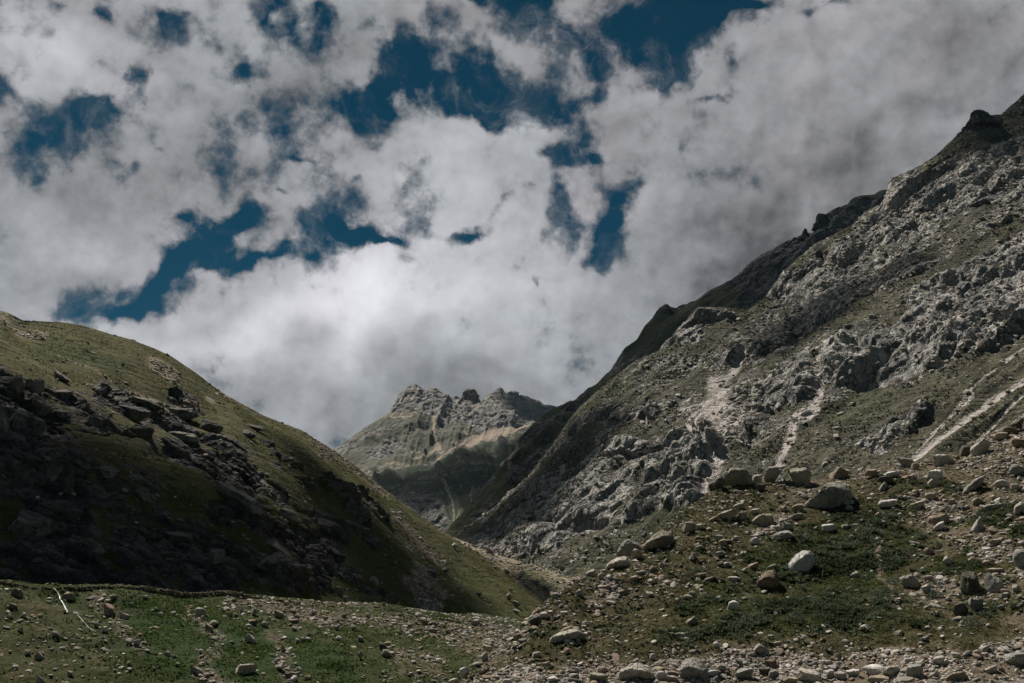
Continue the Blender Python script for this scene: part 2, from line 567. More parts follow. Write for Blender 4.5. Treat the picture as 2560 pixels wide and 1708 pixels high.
def terrain_mat(name, S, grass=((.040, .042, .014), (.085, .075, .030)), lush=(.022, .045, .012),
                rock=((.19, .185, .17), (.36, .345, .32)), dark=(.045, .046, .045), scree=(.30, .265, .225),
                aniso=((0, 0, 0), (1, 1, 1)), crack=0.6, bump=0.5, speck=0.35, stain=0.5, bd=1.0, scrub=0.0, terr=0.0):
    """S = size in metres of the finest visible rock block"""
    m = bpy.data.materials.new(name)
    m.use_nodes = True
    N = NT(m.node_tree)
    co = N.n.new('ShaderNodeTexCoord').outputs['Object']
    at = N.n.new('ShaderNodeAttribute')
    at.attribute_name = 'cover'
    sp = N.n.new('ShaderNodeSeparateColor')
    N.t.links.new(at.outputs['Color'], sp.inputs[0])
    R, Gs, L = sp.outputs[0], sp.outputs[1], sp.outputs[2]
    big = N.noise(co, 0.16 / S, 5.0, 0.6)
    mid = N.noise(co, 0.75 / S, 5.0, 0.62)
    fine = N.noise(co, 3.2 / S, 3.0, 0.6)
    mp = N.mapping(N.vmath('ADD', co, N.vmath('SCALE', N.noise(co, 0.5 / S, 3.0, col=True), scale=S * 1.2)),
                   (0, 0, 0), aniso[0], aniso[1])
    ce = N.voro(mp, 0.42 / S, 'DISTANCE_TO_EDGE')
    cc = N.voro(mp, 0.42 / S, 'F1', 'Color')
    ce2 = N.voro(mp, 1.25 / S, 'DISTANCE_TO_EDGE')
    def facet(scale, rot):
        v = N.n.new('ShaderNodeTexVoronoi')
        v.feature = 'F1'
        src = N.mapping(N.vmath('ADD', co, N.vmath('SCALE', N.noise(co, 0.5 * scale, 3.0, col=True), scale=.5 / scale)), (0, 0, 0), rot, aniso[1])
        N.t.links.new(src, v.inputs['Vector'])
        v.inputs['Scale'].default_value = scale
        dv = N.vmath('SUBTRACT', src, v.outputs['Position'])
        cv = N.vmath('SUBTRACT', v.outputs['Color'], (.5, .5, .5))
        return N.math('MULTIPLY', N.vmath('DOT_PRODUCT', dv, cv), 1.9 / (S * bd)), v.outputs['Color']
    fa1, fc1 = facet(0.16 / S, aniso[0])
    fa2, fc2 = facet(0.55 / S, (aniso[0][0] + .4, aniso[0][1], aniso[0][2] + .8))
    # rock colour
    rk = N.mix(N.mapr(mid, 0.3, 0.7), rock[0], rock[1])
    ccs = N.n.new('ShaderNodeSeparateColor')
    N.t.links.new(cc, ccs.inputs[0])
    rk = N.mix(N.mapr(ccs.outputs[0], 0.0, 1.0, 0.0, 0.8, False), rk, (rock[0][0] * .9, rock[0][1] * .9, rock[0][2] * .92))
    rk = N.mix(N.math('MULTIPLY', N.mapr(N.noise(co, 0.09 / S, 4.0, 0.6), 0.5, 0.66), stain), rk, dark)
    rk = N.mix(N.mapr(N.noise(co, 0.3 / S, 3.0), 0.62, 0.78, 0.0, 0.35), rk, (rock[1][0] * .95, rock[1][1] * .72, rock[1][2] * .6))
    crk = N.math('MAXIMUM', N.mapr(ce, 0.0, 0.11, 1.0, 0.0), N.math('MULTIPLY', N.mapr(ce2, 0.0, 0.10, 1.0, 0.0), 0.7))
    crk = N.math('MULTIPLY', crk, N.mapr(big, 0.38, 0.58))
    rk = N.mix(N.math('MULTIPLY', crk, crack), rk, dark)
    # grass colour with pale stones and dark tufts
    gr = N.mix(N.mapr(big, 0.35, 0.65), grass[0], grass[1])
    gr = N.mix(N.math('MULTIPLY', L, N.mapr(mid, 0.2, 0.6, 0.5, 1.0)), gr, lush)
    gr = N.mix(N.mapr(fine, 0.55, 0.75, 0.0, 0.55), gr, (grass[0][0] * .45, grass[0][1] * .5, grass[0][2] * .5))
    vs = N.voro(co, 1.5 / S, 'F1', 'Distance')
    vc = N.n.new('ShaderNodeSeparateColor')
    N.t.links.new(N.voro(co, 1.5 / S, 'F1', 'Color'), vc.inputs[0])
    stone = N.math('MULTIPLY', N.mapr(vs, 0.18, 0.27, 1.0, 0.0), N.mapr(vc.outputs[1], 1.0 - speck, 1.0 - speck + 0.02))
    if scrub:
        sb = N.noise(N.vmath('ADD', co, (17.0, 5.0, 3.0)), 0.42 / S, 5.0, 0.78)
        gr = N.mix(N.mapr(sb, 0.51, 0.58, 0.0, scrub), gr, (.020, .025, .016))
    tz = None
    if terr:
        sz = N.n.new('ShaderNodeSeparateXYZ')
        N.t.links.new(co, sz.inputs[0])
        ph = N.math('ADD', N.math('MULTIPLY', sz.outputs[2], 5.2 / S), N.math('MULTIPLY', N.noise(co, 0.05 / S, 4.0, 0.6), 26.0))
        tz = N.math('MULTIPLY', N.mapr(N.math('SINE', ph), -0.2, 0.9), N.mapr(N.noise(co, 0.22 / S, 3.0), 0.42, 0.62))
        gr = N.mix(N.math('MULTIPLY', tz, terr), gr, (grass[0][0] * .6, grass[0][1] * .6, grass[0][2] * .6))
    # scree colour
    sc = N.mix(N.mapr(fine, 0.35, 0.65), (scree[0] * .72, scree[1] * .70, scree[2] * .68), scree)
    sc = N.mix(N.math('MULTIPLY', N.mapr(vs, 0.1, 0.4, 1.0, 0.0), 0.5), sc, (scree[0] * 1.25, scree[1] * 1.25, scree[2] * 1.28))
    # which is where
    jr = N.math('ADD', N.math('MULTIPLY', N.math('SUBTRACT', mid, 0.5), 1.6), N.math('MULTIPLY', N.math('SUBTRACT', big, 0.5), 1.3))
    fr = N.mapr(N.math('ADD', R, jr), 0.42, 0.56)
    js = N.math('ADD', N.math('MULTIPLY', N.math('SUBTRACT', mid, 0.5), 1.5), N.math('MULTIPLY', N.math('SUBTRACT', fine, 0.5), 1.6))
    js = N.math('ADD', js, N.math('MULTIPLY', N.math('SUBTRACT', big, 0.5), 0.9))
    fs = N.mapr(N.math('ADD', Gs, js), 0.42, 0.72)
    col = N.mix(stone, gr, (rock[1][0] * .85, rock[1][1] * .84, rock[1][2] * .8))
    col = N.mix(fr, col, rk)
    col = N.mix(fs, col, sc)
    # bump
    hr = N.math('ADD', N.math('MULTIPLY', N.mapr(ce, 0.0, 0.22), 0.9), N.math('MULTIPLY', N.mapr(ce2, 0.0, 0.2), 0.35))
    hr = N.math('ADD', hr, N.math('MULTIPLY', mid, 0.9))
    hr = N.math('ADD', N.math('MULTIPLY', hr, 0.7), N.math('ADD', fa1, fa2))
    hr = N.math('MULTIPLY', hr, fr)
    hh = N.math('ADD', hr, N.math('MULTIPLY', N.math('ADD', fine, mid), 0.55))
    hh = N.math('ADD', hh, N.math('MULTIPLY', stone, 0.3))
    if terr:
        hh = N.math('SUBTRACT', hh, N.math('MULTIPLY', N.math('MULTIPLY', tz, N.math('SUBTRACT', 1.0, fr)), 0.35))
    bp = N.n.new('ShaderNodeBump')
    bp.inputs['Strength'].default_value = bump
    bp.inputs['Distance'].default_value = S * bd
    N.t.links.new(hh, bp.inputs['Height'])
    bs = N.n.new('ShaderNodeBsdfPrincipled')
    N.t.links.new(col, bs.inputs['Base Color'])
    bs.inputs['Roughness'].default_value = 0.95
    bs.inputs['Specular IOR Level'].default_value = 0.12
    N.t.links.new(bp.outputs[0], bs.inputs['Normal'])
    out = N.n.new('ShaderNodeOutputMaterial')
    N.t.links.new(bs.outputs[0], out.inputs[0])
    return m


Q = 1.0   # grid quality


def qn(n):
    return max(4, int(n * Q))


# ---- left hill ---------------------------------------------------
def build_left_hill():
    sky = [(-420, 735, 300), (-200, 750, 312), (0, 777, 330), (60, 790, 333), (200, 812, 345), (330, 850, 355), (430, 890, 365), (500, 940, 372), (570, 990, 380),
           (650, 1035, 390), (750, 1075, 402), (840, 1130, 412), (900, 1175, 420), (1000, 1252, 432), (1100, 1325, 444),
           (1180, 1372, 455), (1250, 1420, 465), (1310, 1465, 470), (1375, 1515, 470)]
    r1 = [(-420, 850, 255), (0, 900, 268), (250, 960, 285), (500, 1040, 306), (750, 1150, 336), (950, 1290, 375), (1150, 1425, 415), (1370, 1535, 440)]
    r2 = [(-420, 1060, 222), (0, 1090, 229), (300, 1150, 242), (600, 1230, 262), (900, 1370, 310), (1150, 1480, 372), (1350, 1550, 415)]
    r3 = [(-420, 1290, 203), (0, 1300, 208), (300, 1330, 219), (600, 1390, 238), (900, 1470, 280), (1150, 1530, 330), (1350, 1590, 380)]
    r4 = [(-420, 1510, 186), (0, 1515, 190), (400, 1525, 200), (700, 1550, 220), (1000, 1590, 255), (1200, 1615, 300), (1350, 1640, 345)]
    rows = [('off', 60, -30), ('off', 25, -3), sky, r1, r2, r3, r4]
    G = sheet(rows, qn(1000), [8, qn(24), qn(170), qn(200), qn(180), qn(120)])
    PX, PY = proj(G)
    X, Y = warp(PX, PY, G, 25.0, 45)
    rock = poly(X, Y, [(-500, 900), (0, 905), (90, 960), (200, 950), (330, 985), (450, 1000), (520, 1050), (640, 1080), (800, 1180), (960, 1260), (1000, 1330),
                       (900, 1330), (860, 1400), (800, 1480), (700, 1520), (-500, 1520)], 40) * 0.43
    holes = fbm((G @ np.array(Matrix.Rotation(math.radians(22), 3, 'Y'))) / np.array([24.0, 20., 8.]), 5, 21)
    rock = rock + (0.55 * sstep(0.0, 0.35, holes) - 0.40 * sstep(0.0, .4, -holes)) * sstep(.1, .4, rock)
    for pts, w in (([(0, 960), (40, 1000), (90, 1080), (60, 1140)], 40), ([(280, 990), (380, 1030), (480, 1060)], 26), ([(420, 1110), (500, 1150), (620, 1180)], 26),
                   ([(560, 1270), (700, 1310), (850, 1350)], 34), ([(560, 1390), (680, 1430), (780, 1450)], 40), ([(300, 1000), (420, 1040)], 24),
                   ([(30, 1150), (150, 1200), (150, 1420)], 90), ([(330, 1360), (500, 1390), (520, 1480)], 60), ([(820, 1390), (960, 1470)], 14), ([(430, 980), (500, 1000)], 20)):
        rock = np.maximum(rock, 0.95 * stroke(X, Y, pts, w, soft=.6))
    rock = np.clip(rock, 0, 1)
    gravel = np.zeros_like(rock)
    for pts, w in (([(990, 1310), (1020, 1370), (1080, 1400)], 16), ([(380, 900), (450, 930)], 12), ([(540, 980), (570, 1000)], 7), ([(860, 1160), (820, 1130)], 10),
                   ([(800, 1120), (900, 1190), (980, 1260)], 9), ([(1050, 1440), (1100, 1500)], 26), ([(330, 980), (480, 1010)], 12), ([(0, 790), (120, 815)], 12), ([(170, 880), (300, 960)], 3)):
        gravel = np.maximum(gravel, 0.72 * stroke(X, Y, pts, w, soft=.8))
    gravel = np.maximum(gravel, .45 * sstep(14, 0, seg_dist(PX, PY, [p[:2] for p in sky[5:]])[0]) * (PX > 700))
    lush = 0.8 * poly(X, Y, [(80, 800), (200, 840), (300, 900), (260, 920), (140, 870)], 20)
    lush = np.maximum(lush, .6 * poly(X, Y, [(420, 1180), (700, 1230), (1000, 1300), (1300, 1560), (0, 1500)], 60))
    n = normals(G)
    mac = fbm(G / 55.0, 4, 5)
    # hollow between the two grassy swells
    dip = stroke(PX, PY, [(60, 830), (300, 970), (480, 1040)], 40, 60, .9)
    amp = sstep(0.25, 0.8, rock)
    edge = sstep(0, 26, np.abs(PY - np.interp(PX, [p[0] for p in sky], [p[1] for p in sky])))
    b1 = relief(G, (20, 14, 6), 3, 22)
    b2 = relief(G, (8, 6, 2.8), 4, 26)
    b3 = relief(G, (2.4, 2.2, 1.3), 9, 20)
    h = mac * 4.0 * edge * (0.3 + amp) - 2.5 * dip + fbm(G / 6.0, 5, 6) * (0.32 + 0.8 * amp)
    h += amp * (b1 * 1.5 + b2 * 0.7 + b3 * 0.25)
    hd = n * h[..., None]
    G2 = G + hd
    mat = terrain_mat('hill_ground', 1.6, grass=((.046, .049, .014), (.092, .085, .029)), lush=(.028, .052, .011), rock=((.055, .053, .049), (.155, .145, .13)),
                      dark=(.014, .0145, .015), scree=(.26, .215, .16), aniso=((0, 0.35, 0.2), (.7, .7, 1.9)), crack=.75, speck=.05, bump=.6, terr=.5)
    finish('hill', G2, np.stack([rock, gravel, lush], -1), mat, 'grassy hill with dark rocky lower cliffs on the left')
    # sunlit stony flank beyond the toe of the hill
    sky2 = [(1040, 1300, 560), (1150, 1352, 560), (1200, 1374, 560), (1260, 1395, 560), (1330, 1413, 560), (1400, 1436, 560), (1480, 1452, 560), (1620, 1480, 560)]
    b = [(1040, 1420, 475), (1250, 1480, 475), (1400, 1520, 475), (1620, 1560, 475)]
    G = sheet([('off', 40, -18), sky2, b], qn(330), [6, qn(130)])
    n = normals(G)
    PX, PY = proj(G)
    G2 = G + n * (fbm(G / 7.0, 5, 61) * 0.9)[..., None]
    z = np.zeros(PX.shape)
    gv = .42 + .3 * sstep(18, 0, seg_dist(PX, PY, [p[:2] for p in sky2])[0])
    lu = .5 * poly(PX, PY, [(1300, 1420), (1450, 1440), (1450, 1500), (1330, 1480)], 20)
    mat2 = terrain_mat('flank_ground', 1.3, grass=((.06, .052, .018), (.12, .095, .04)), scree=(.32, .275, .21), lush=(.04, .075, .015), speck=.35)
    finish('hill_flank', G2, np.stack([z, gv, lu], -1), mat2, 'sunlit stony slope behind the toe of the left hill')


# ---- left terrace bank -------------------------------------------
EDGE = [(-420, 1440, 137), (0, 1452, 140), (100, 1463, 141), (180, 1465, 142), (300, 1462, 143), (370, 1470, 143.5), (450, 1484, 144), (500, 1486, 144.5),
        (560, 1479, 145.5), (700, 1497, 147), (850, 1510, 149), (960, 1511, 150), (1050, 1531, 151), (1140, 1548, 152), (1200, 1546, 153),
        (1280, 1561, 154), (1420, 1600, 155)]


def build_terrace():
    mid = [(-420, 1570, 128), (0, 1580, 129), (600, 1590, 131), (1000, 1610, 134), (1420, 1650, 138)]
    base = [(-420, 1712, 118), (600, 1712, 119), (1420, 1730, 121)]
    low = [(-420, 1860, 108), (1420, 1860, 108)]
    G = sheet([('off', 60, 2.0), ('off', 6, 0.2), EDGE, mid, base, low], qn(900), [10, 10, qn(170), qn(170), qn(50)])
    PX, PY = proj(G)
    n = normals(G)
    X, Y = warp(PX, PY, G, 5.0, 40)
    stony = poly(X, Y, [(560, 1490), (900, 1500), (1300, 1560), (1350, 1720), (1250, 1720), (1100, 1600), (900, 1560), (820, 1600), (700, 1560), (560, 1520)], 30) * .62
    stony = np.maximum(stony, .6 * stroke(X, Y, [(260, 1500), (300, 1560), (340, 1610)], 26, soft=.8))
    stony = np.maximum(stony, .6 * stroke(X, Y, [(480, 1540), (540, 1610), (500, 1680), (560, 1710)], 20, soft=.8))
    stony = np.maximum(stony, .6 * stroke(X, Y, [(690, 1600), (720, 1720)], 26, soft=.8))
    stony = np.maximum(stony, .28 * poly(X, Y, [(0, 1480), (250, 1480), (330, 1720), (0, 1720)], 40))
    stony = np.maximum(stony, .55 * poly(X, Y, [(960, 1590), (1100, 1620), (1160, 1710), (960, 1710)], 30))
    lush = poly(X, Y, [(300, 1500), (500, 1490), (620, 1540), (800, 1590), (900, 1650), (900, 1720), (350, 1720), (280, 1600)], 45)
    lush = np.maximum(lush, .6)
    tilt = poly(X, Y, [(-420, 1500), (100, 1480), (330, 1720), (-420, 1720)], 40)
    lush = lush * (1 - .5 * tilt)
    ridge = fbm(G / 9.0, 4, 71)
    G2 = G + n * (ridge * 0.7 * sstep(2, 30, np.abs(PY - np.interp(PX, [p[0] for p in EDGE], [p[1] for p in EDGE]))) + fbm(G / 1.4, 4, 72) * 0.14 + fbm(G / 3.2, 4, 73) * 0.3)[..., None]
    # shallow gullies running down to the right
    mat = terrain_mat('bank_ground', 0.42, grass=((.038, .042, .012), (.070, .060, .022)), lush=(.020, .044, .009), scree=(.16, .128, .095), speck=.10, bump=.8,
                      rock=((.19, .17, .14), (.33, .29, .25)))
    finish('bank', G2, np.stack([stony * 0, stony, lush], -1), mat, 'green boulder strewn bank below the left hill')


# ---- right moraine -----------------------------------------------
MSKY = [(960, 1830, 91), (1100, 1740, 95), (1150, 1708, 97), (1220, 1645, 101), (1280, 1592, 104), (1310, 1558, 106), (1345, 1525, 108), (1390, 1490, 110),
        (1430, 1455, 113), (1500, 1432, 117), (1560, 1400, 120), (1620, 1345, 124), (1700, 1278, 130), (1790, 1226, 135), (1870, 1206, 139),
        (2000, 1200, 142), (2100, 1195, 144), (2220, 1166, 147), (2320, 1153, 149), (2400, 1128, 152), (2470, 1090, 155), (2560, 1052, 160), (2900, 950, 172)]


def build_moraine():
    base = [(960, 1850, 87), (1200, 1738, 90), (1500, 1735, 91), (2900, 1735, 91)]
    low = [(960, 1980, 72), (1500, 1960, 72), (2900, 1960, 72)]
    G = sheet([('off', 40, -9), ('off', 5, -.6), MSKY, base, low], qn(1150), [8, qn(14), qn(480), qn(50)])
    PX, PY = proj(G)
    n = normals(G)
    X, Y = warp(PX, PY, G, 6.0, 55)
    g = np.full(PX.shape, .22)
    g = np.maximum(g, .62 * poly(X, Y, [(1950, 1190), (2560, 1020), (2900, 950), (2900, 1720), (2480, 1560), (2330, 1560), (2250, 1480), (2330, 1360), (2230, 1240), (2120, 1240), (2000, 1290), (1880, 1270)], 40))
    g = np.maximum(g, .95 * poly(X, Y, [(1880, 1720), (1880, 1640), (2050, 1630), (2200, 1600), (2400, 1640), (2560, 1560), (2900, 1560), (2900, 1760), (1800, 1760)], 30))
    g = np.maximum(g, .8 * poly(X, Y, [(1150, 1720), (1260, 1640), (1500, 1630), (1620, 1660), (2000, 1600), (2120, 1650), (1900, 1760), (1150, 1760)], 30))
    g = np.maximum(g, .5 * stroke(X, Y, [(1150, 1700), (1310, 1560), (1430, 1450)], 30, soft=.8))
    for pts, w in (([(2210, 1370), (2200, 1440), (2240, 1480), (2260, 1540)], 7), ([(2120, 1390), (2125, 1430)], 5), ([(1960, 1290), (1900, 1330)], 16), ([(1560, 1450), (1500, 1520)], 14)):
        g = np.maximum(g, .95 * stroke(X, Y, pts, w, soft=.6))
    lush = poly(X, Y, [(1560, 1610), (1700, 1490), (1850, 1400), (2000, 1320), (2120, 1280), (2250, 1280), (2320, 1350), (2230, 1450), (2280, 1520), (2450, 1560), (2400, 1600), (2150, 1590), (1980, 1600), (1750, 1640)], 45)
    lush = np.maximum(lush, .9 * poly(X, Y, [(2150, 1210), (2560, 1180), (2800, 1180), (2800, 1560), (2450, 1580), (2250, 1480), (2300, 1330)], 40) * sstep(.0, .3, fbm(G / 4.2, 4, 88)))
    lush = lush * np.clip(.82 + .9 * fbm(G / 6.0, 4, 86), .1, 1)
    g = g * (1 - .85 * lush) + .0
    tr = stroke(X, Y, [(2210, 1370), (2200, 1440), (2240, 1480), (2260, 1540)], 6, soft=.6)
    g = np.maximum(g, tr * .9)
    g2 = np.maximum(lush, .25)
    ed = sstep(0, 30, np.abs(PY - np.interp(PX, [p[0] for p in MSKY], [p[1] for p in MSKY])))
    # boulder step near the bottom right and swells across the slope
    h = fbm(G / 11.0, 4, 81) * 1.1 * ed + fbm(G / 2.2, 4, 82) * .26 + np.clip(blocks(G / 1.1, 83, .6)[0], -1, 1) * .08
    G2 = G + n * h[..., None]
    mat = terrain_mat('moraine_ground', 0.34, grass=((.050, .044, .019), (.088, .072, .034)), lush=(.028, .042, .010), scree=(.19, .155, .115), speck=.22, bump=.9,
                      rock=((.22, .20, .17), (.36, .32, .28)))
    finish('moraine', G2, np.stack([g * 0, g, g2], -1), mat, 'rubble covered slope rising to the right in the foreground')


# ---- big right mountain ------------------------------------------
def build_mountain():
    sky = [(1040, 1400, 1010), (1130, 1345, 1000), (1240, 1265, 985), (1330, 1180, 980), (1390, 1100, 975), (1430, 1040, 975), (1458, 1009, 975), (1515, 959, 985), (1586, 902, 995), (1646, 878, 1005),
           (1700, 818, 1025), (1744, 766, 1035), (1800, 768, 1040), (1870, 775, 1050), (1914, 742, 1070), (1960, 676, 1090), (2036, 609, 1105), (2125, 566, 1125), (2174, 527, 1140),
           (2205, 508, 1150), (2218, 480, 1155), (2226, 446, 1155), (2266, 431, 1165), (2300, 415, 1175), (2340, 388, 1185), (2390, 340, 1200), (2420, 312, 1210), (2440, 296, 1212), (2468, 288, 1225), (2505, 287, 1235),
           (2530, 262, 1245), (2557, 238, 1250), (2650, 190, 1280), (2950, 60, 1350)]
    base = [(1040, 1470, 900), (1250, 1455, 790), (1400, 1475, 730), (1600, 1480, 690), (1900, 1400, 660), (2300, 1320, 640), (2950, 1200, 640)]
    low = [(1040, 1560, 800), (1400, 1560, 640), (2950, 1500, 520)]
    G0 = sheet([('off', 120, -70), ('off', 40, -6), sky, under_row(sky, base), base, low], qn(1150), [8, qn(20), qn(110), qn(510), qn(30)])
    G = G0
    PX, PY = proj(G)
    n = normals(G)
    X, Y = warp(PX, PY, G, 60.0, 42)
    rock = np.full(PX.shape, .44)
    P_ = lambda pts, v, s=22: v * poly(X, Y, pts, s)
    rock = np.maximum(rock, P_([(2900, 520), (2430, 600), (2300, 700), (2220, 800), (2130, 850), (2040, 900), (2060, 960), (2100, 1000), (2200, 965), (2350, 930), (2450, 880), (2560, 840), (2900, 700)], .92))
    rock = np.maximum(rock, P_([(2220, 440), (2300, 420), (2430, 380), (2900, 200), (2900, 480), (2560, 520), (2300, 600), (2200, 640), (2100, 720), (1960, 790), (1900, 790), (1960, 680), (2100, 590)], .74))
    rock = np.maximum(rock, P_([(2100, 700), (2300, 620), (2350, 660), (2200, 740), (2080, 830), (1900, 920), (1780, 960), (1800, 880), (1900, 800)], .62))
    rock = np.maximum(rock, P_([(1120, 1370), (1180, 1320), (1300, 1240), (1430, 1130), (1520, 1080), (1640, 1130), (1790, 1080), (1850, 1160), (1760, 1270), (1640, 1300), (1500, 1330), (1380, 1400), (1250, 1420)], .78))
    rock = np.maximum(rock, P_([(1640, 890), (1700, 810), (1750, 760), (1850, 820), (1790, 870), (1720, 890)], .8))
    rock = np.maximum(rock, P_([(1400, 1100), (1470, 1010), (1560, 1030), (1640, 1000), (1680, 1070), (1560, 1110), (1450, 1180)], .68))
    rock = np.maximum(rock, P_([(1860, 1030), (1900, 960), (2010, 890), (2080, 930), (2040, 1010), (1950, 1040)], .8))
    rock = np.maximum(rock, P_([(2070, 1150), (2170, 1110), (2290, 1040), (2350, 1020), (2330, 1070), (2200, 1160)], .72))
    grass = P_([(2030, 1060), (2110, 1010), (2200, 980), (2350, 945), (2560, 870), (2900, 780), (2900, 1300), (2100, 1300), (1950, 1180)], 1, 16)
    grass = np.maximum(grass, .85 * stroke(X, Y, [(1440, 1040), (1520, 960), (1640, 905), (1760, 870), (1880, 790), (1910, 760)], 16, 13, .6))
    grass = np.maximum(grass, .9 * stroke(X, Y, [(2020, 870), (2130, 800), (2250, 720), (2400, 640), (2560, 540), (2700, 470)], 12, 20, .7))
    grass = np.maximum(grass, .8 * poly(X, Y, [(1400, 1450), (1560, 1330), (1650, 1280), (1700, 1290), (1620, 1400), (1500, 1470)], 20))
    grass = np.maximum(grass, .9 * stroke(X, Y, [(1130, 1360), (1300, 1240), (1420, 1130), (1500, 1060)], 10, 14, .6))
    grass = np.maximum(grass, .8 * stroke(X, Y, [(1560, 1070), (1650, 1080), (1740, 1060)], 14, 12, .6))
    grass = np.maximum(grass, .7 * stroke(X, Y, [(1450, 1360), (1530, 1310), (1620, 1200)], 16, 12, .7))
    grass = np.maximum(grass, .85 * stroke(X, Y, [(2320, 400), (2420, 350), (2560, 320)], 12, 30, .7))
    r2 = poly(X, Y, [(2090, 1150), (2170, 1110), (2290, 1045), (2340, 1030), (2320, 1070), (2200, 1160)], 14)
    rock = rock * (1 - .8 * grass * (1 - r2))
    rock += (.30 * fbm(G / 42.0, 5, 91) + .22 * fbm(G / 14.0, 3, 92)) * (1 - .55 * grass)
    rock = np.clip(rock, 0, 1)
    X2, Y2 = warp(PX, PY, G, 30.0, 9, 55)
    sc = np.zeros(PX.shape)
    for pts, w0, w1, v in (
            ([(1905, 858), (1860, 905), (1800, 968)], 3, 12, .85), ([(1925, 790), (1905, 830)], 4, 3, .7),
            ([(1800, 968), (1780, 1020), (1790, 1060), (1800, 1090)], 30, 22, 1.0), ([(1790, 1000), (1740, 1012), (1700, 1020)], 8, 3, .8), ([(1790, 1020), (1830, 1060), (1850, 1050)], 40, 16, .95),
            ([(1765, 1012), (1728, 1040), (1716, 1062), (1732, 1088), (1765, 1120), (1785, 1165), (1760, 1240)], 6, 9, .95),
            ([(1775, 1018), (1740, 1050), (1740, 1075), (1770, 1110)], 4, 4, .9), ([(1790, 1180), (1810, 1130), (1800, 1080)], 16, 10, .75),
            ([(2060, 960), (2050, 1000), (2030, 1030), (1995, 1050)], 10, 14, .85), ([(2040, 1032), (1995, 1062), (1985, 1090), (1965, 1130), (1945, 1165)], 16, 7, 1.0),
            ([(2700, 860), (2560, 962), (2450, 1032), (2380, 1085), (2280, 1160)], 8, 9, .9), ([(2560, 1000), (2500, 1050), (2440, 1110)], 5, 5, .75),
            ([(2600, 1010), (2550, 1055), (2470, 1120)], 4, 4, .7), ([(2560, 870), (2480, 935), (2420, 990), (2360, 1060), (2330, 1090)], 5, 3, .7),
            ([(2420, 1000), (2390, 1030)], 16, 8, .7), ([(2300, 1000), (2270, 1040)], 4, 4, .7), ([(2440, 985), (2380, 1045), (2290, 1140)], 3, 3, .75),
            ([(1412, 1165), (1388, 1215), (1340, 1265), (1290, 1310)], 5, 3, .8), ([(1500, 1135), (1490, 1145)], 6, 6, .8),
            ([(1840, 1030), (1900, 975), (1960, 925), (2030, 880)], 14, 7, .62), ([(1690, 1000), (1660, 1030)], 8, 6, .5),
            ([(2050, 920), (2055, 980)], 14, 10, .6), ([(1560, 950), (1610, 900)], 12, 8, .5), ([(2110, 930), (2190, 860)], 9, 9, .5), ([(2230, 470), (2215, 520)], 22, 26, .6)):
        sc = np.maximum(sc, v * stroke(X2, Y2, pts, w0, w1, .8))
    sc = np.clip(sc * (.95 + .5 * fbm(G / 12.0, 3, 98)), 0, 1)
    lush = .55 * poly(X, Y, [(2050, 1000), (2150, 960), (2250, 1010), (2100, 1090)], 25)
    lush = np.maximum(lush, .6 * stroke(X, Y, [(1440, 1040), (1640, 905), (1910, 760)], 20, 18, .7))
    lush = np.maximum(lush, .5 * poly(X, Y, [(1500, 1340), (1650, 1250), (1720, 1290), (1500, 1470), (1400, 1450)], 25))
    amp = sstep(.3, .85, rock)
    edge = sstep(0, 22, np.abs(PY - np.interp(PX, [p[0] for p in sky], [p[1] for p in sky])))
    # long gullies and spurs that run down the face to the left
    th = math.radians(38)
    ux = (PX * math.cos(th) - PY * math.sin(th))
    vx = (PX * math.sin(th) + PY * math.cos(th))
    Q3 = np.stack([ux / 380.0, vx / 75.0, ux * 0], -1)
    spur = fbm(Q3, 4, 95, ridged=True)
    b0 = relief(G, (60, 60, 90), 110, 25)
    b1 = relief(G, (20, 20, 58), 111, 28)
    b2 = relief(G, (8, 8, 26), 112, 22)
    b3 = relief(G, (3.2, 3.2, 5), 113)
    h = spur * (5.0 + 7.0 * amp) * edge + b0 * 7.0 * amp * edge + fbm(G / 25.0, 5, 96) * (1.0 + 4.0 * amp) * (0.3 + .7 * edge) + fbm(G / 6.0, 3, 97) * .5
    h += amp * (b1 * 1.7 * (0.4 + .6 * edge) + b2 * .5 + b3 * .15)
    h = h * (1 - .6 * sc)
    G2 = G + n * h[..., None]
    # the ridge tower at the top left of the crest
    mat = terrain_mat('mountain_ground', 2.9, grass=((.064, .062, .040), (.118, .109, .074)), lush=(.062, .072, .034), rock=((.31, .302, .28), (.58, .555, .515)),
                      dark=(.030, .033, .035), scree=(.54, .50, .47), aniso=((0.2, 0.5, 0.3), (1.5, 1.5, .55)), crack=.95, speck=.30, bump=.85, stain=.6, scrub=.7, terr=.35)
    finish('mountain', G2, np.stack([rock, sc, lush], -1), mat, 'pale rocky mountainside climbing to the right edge')


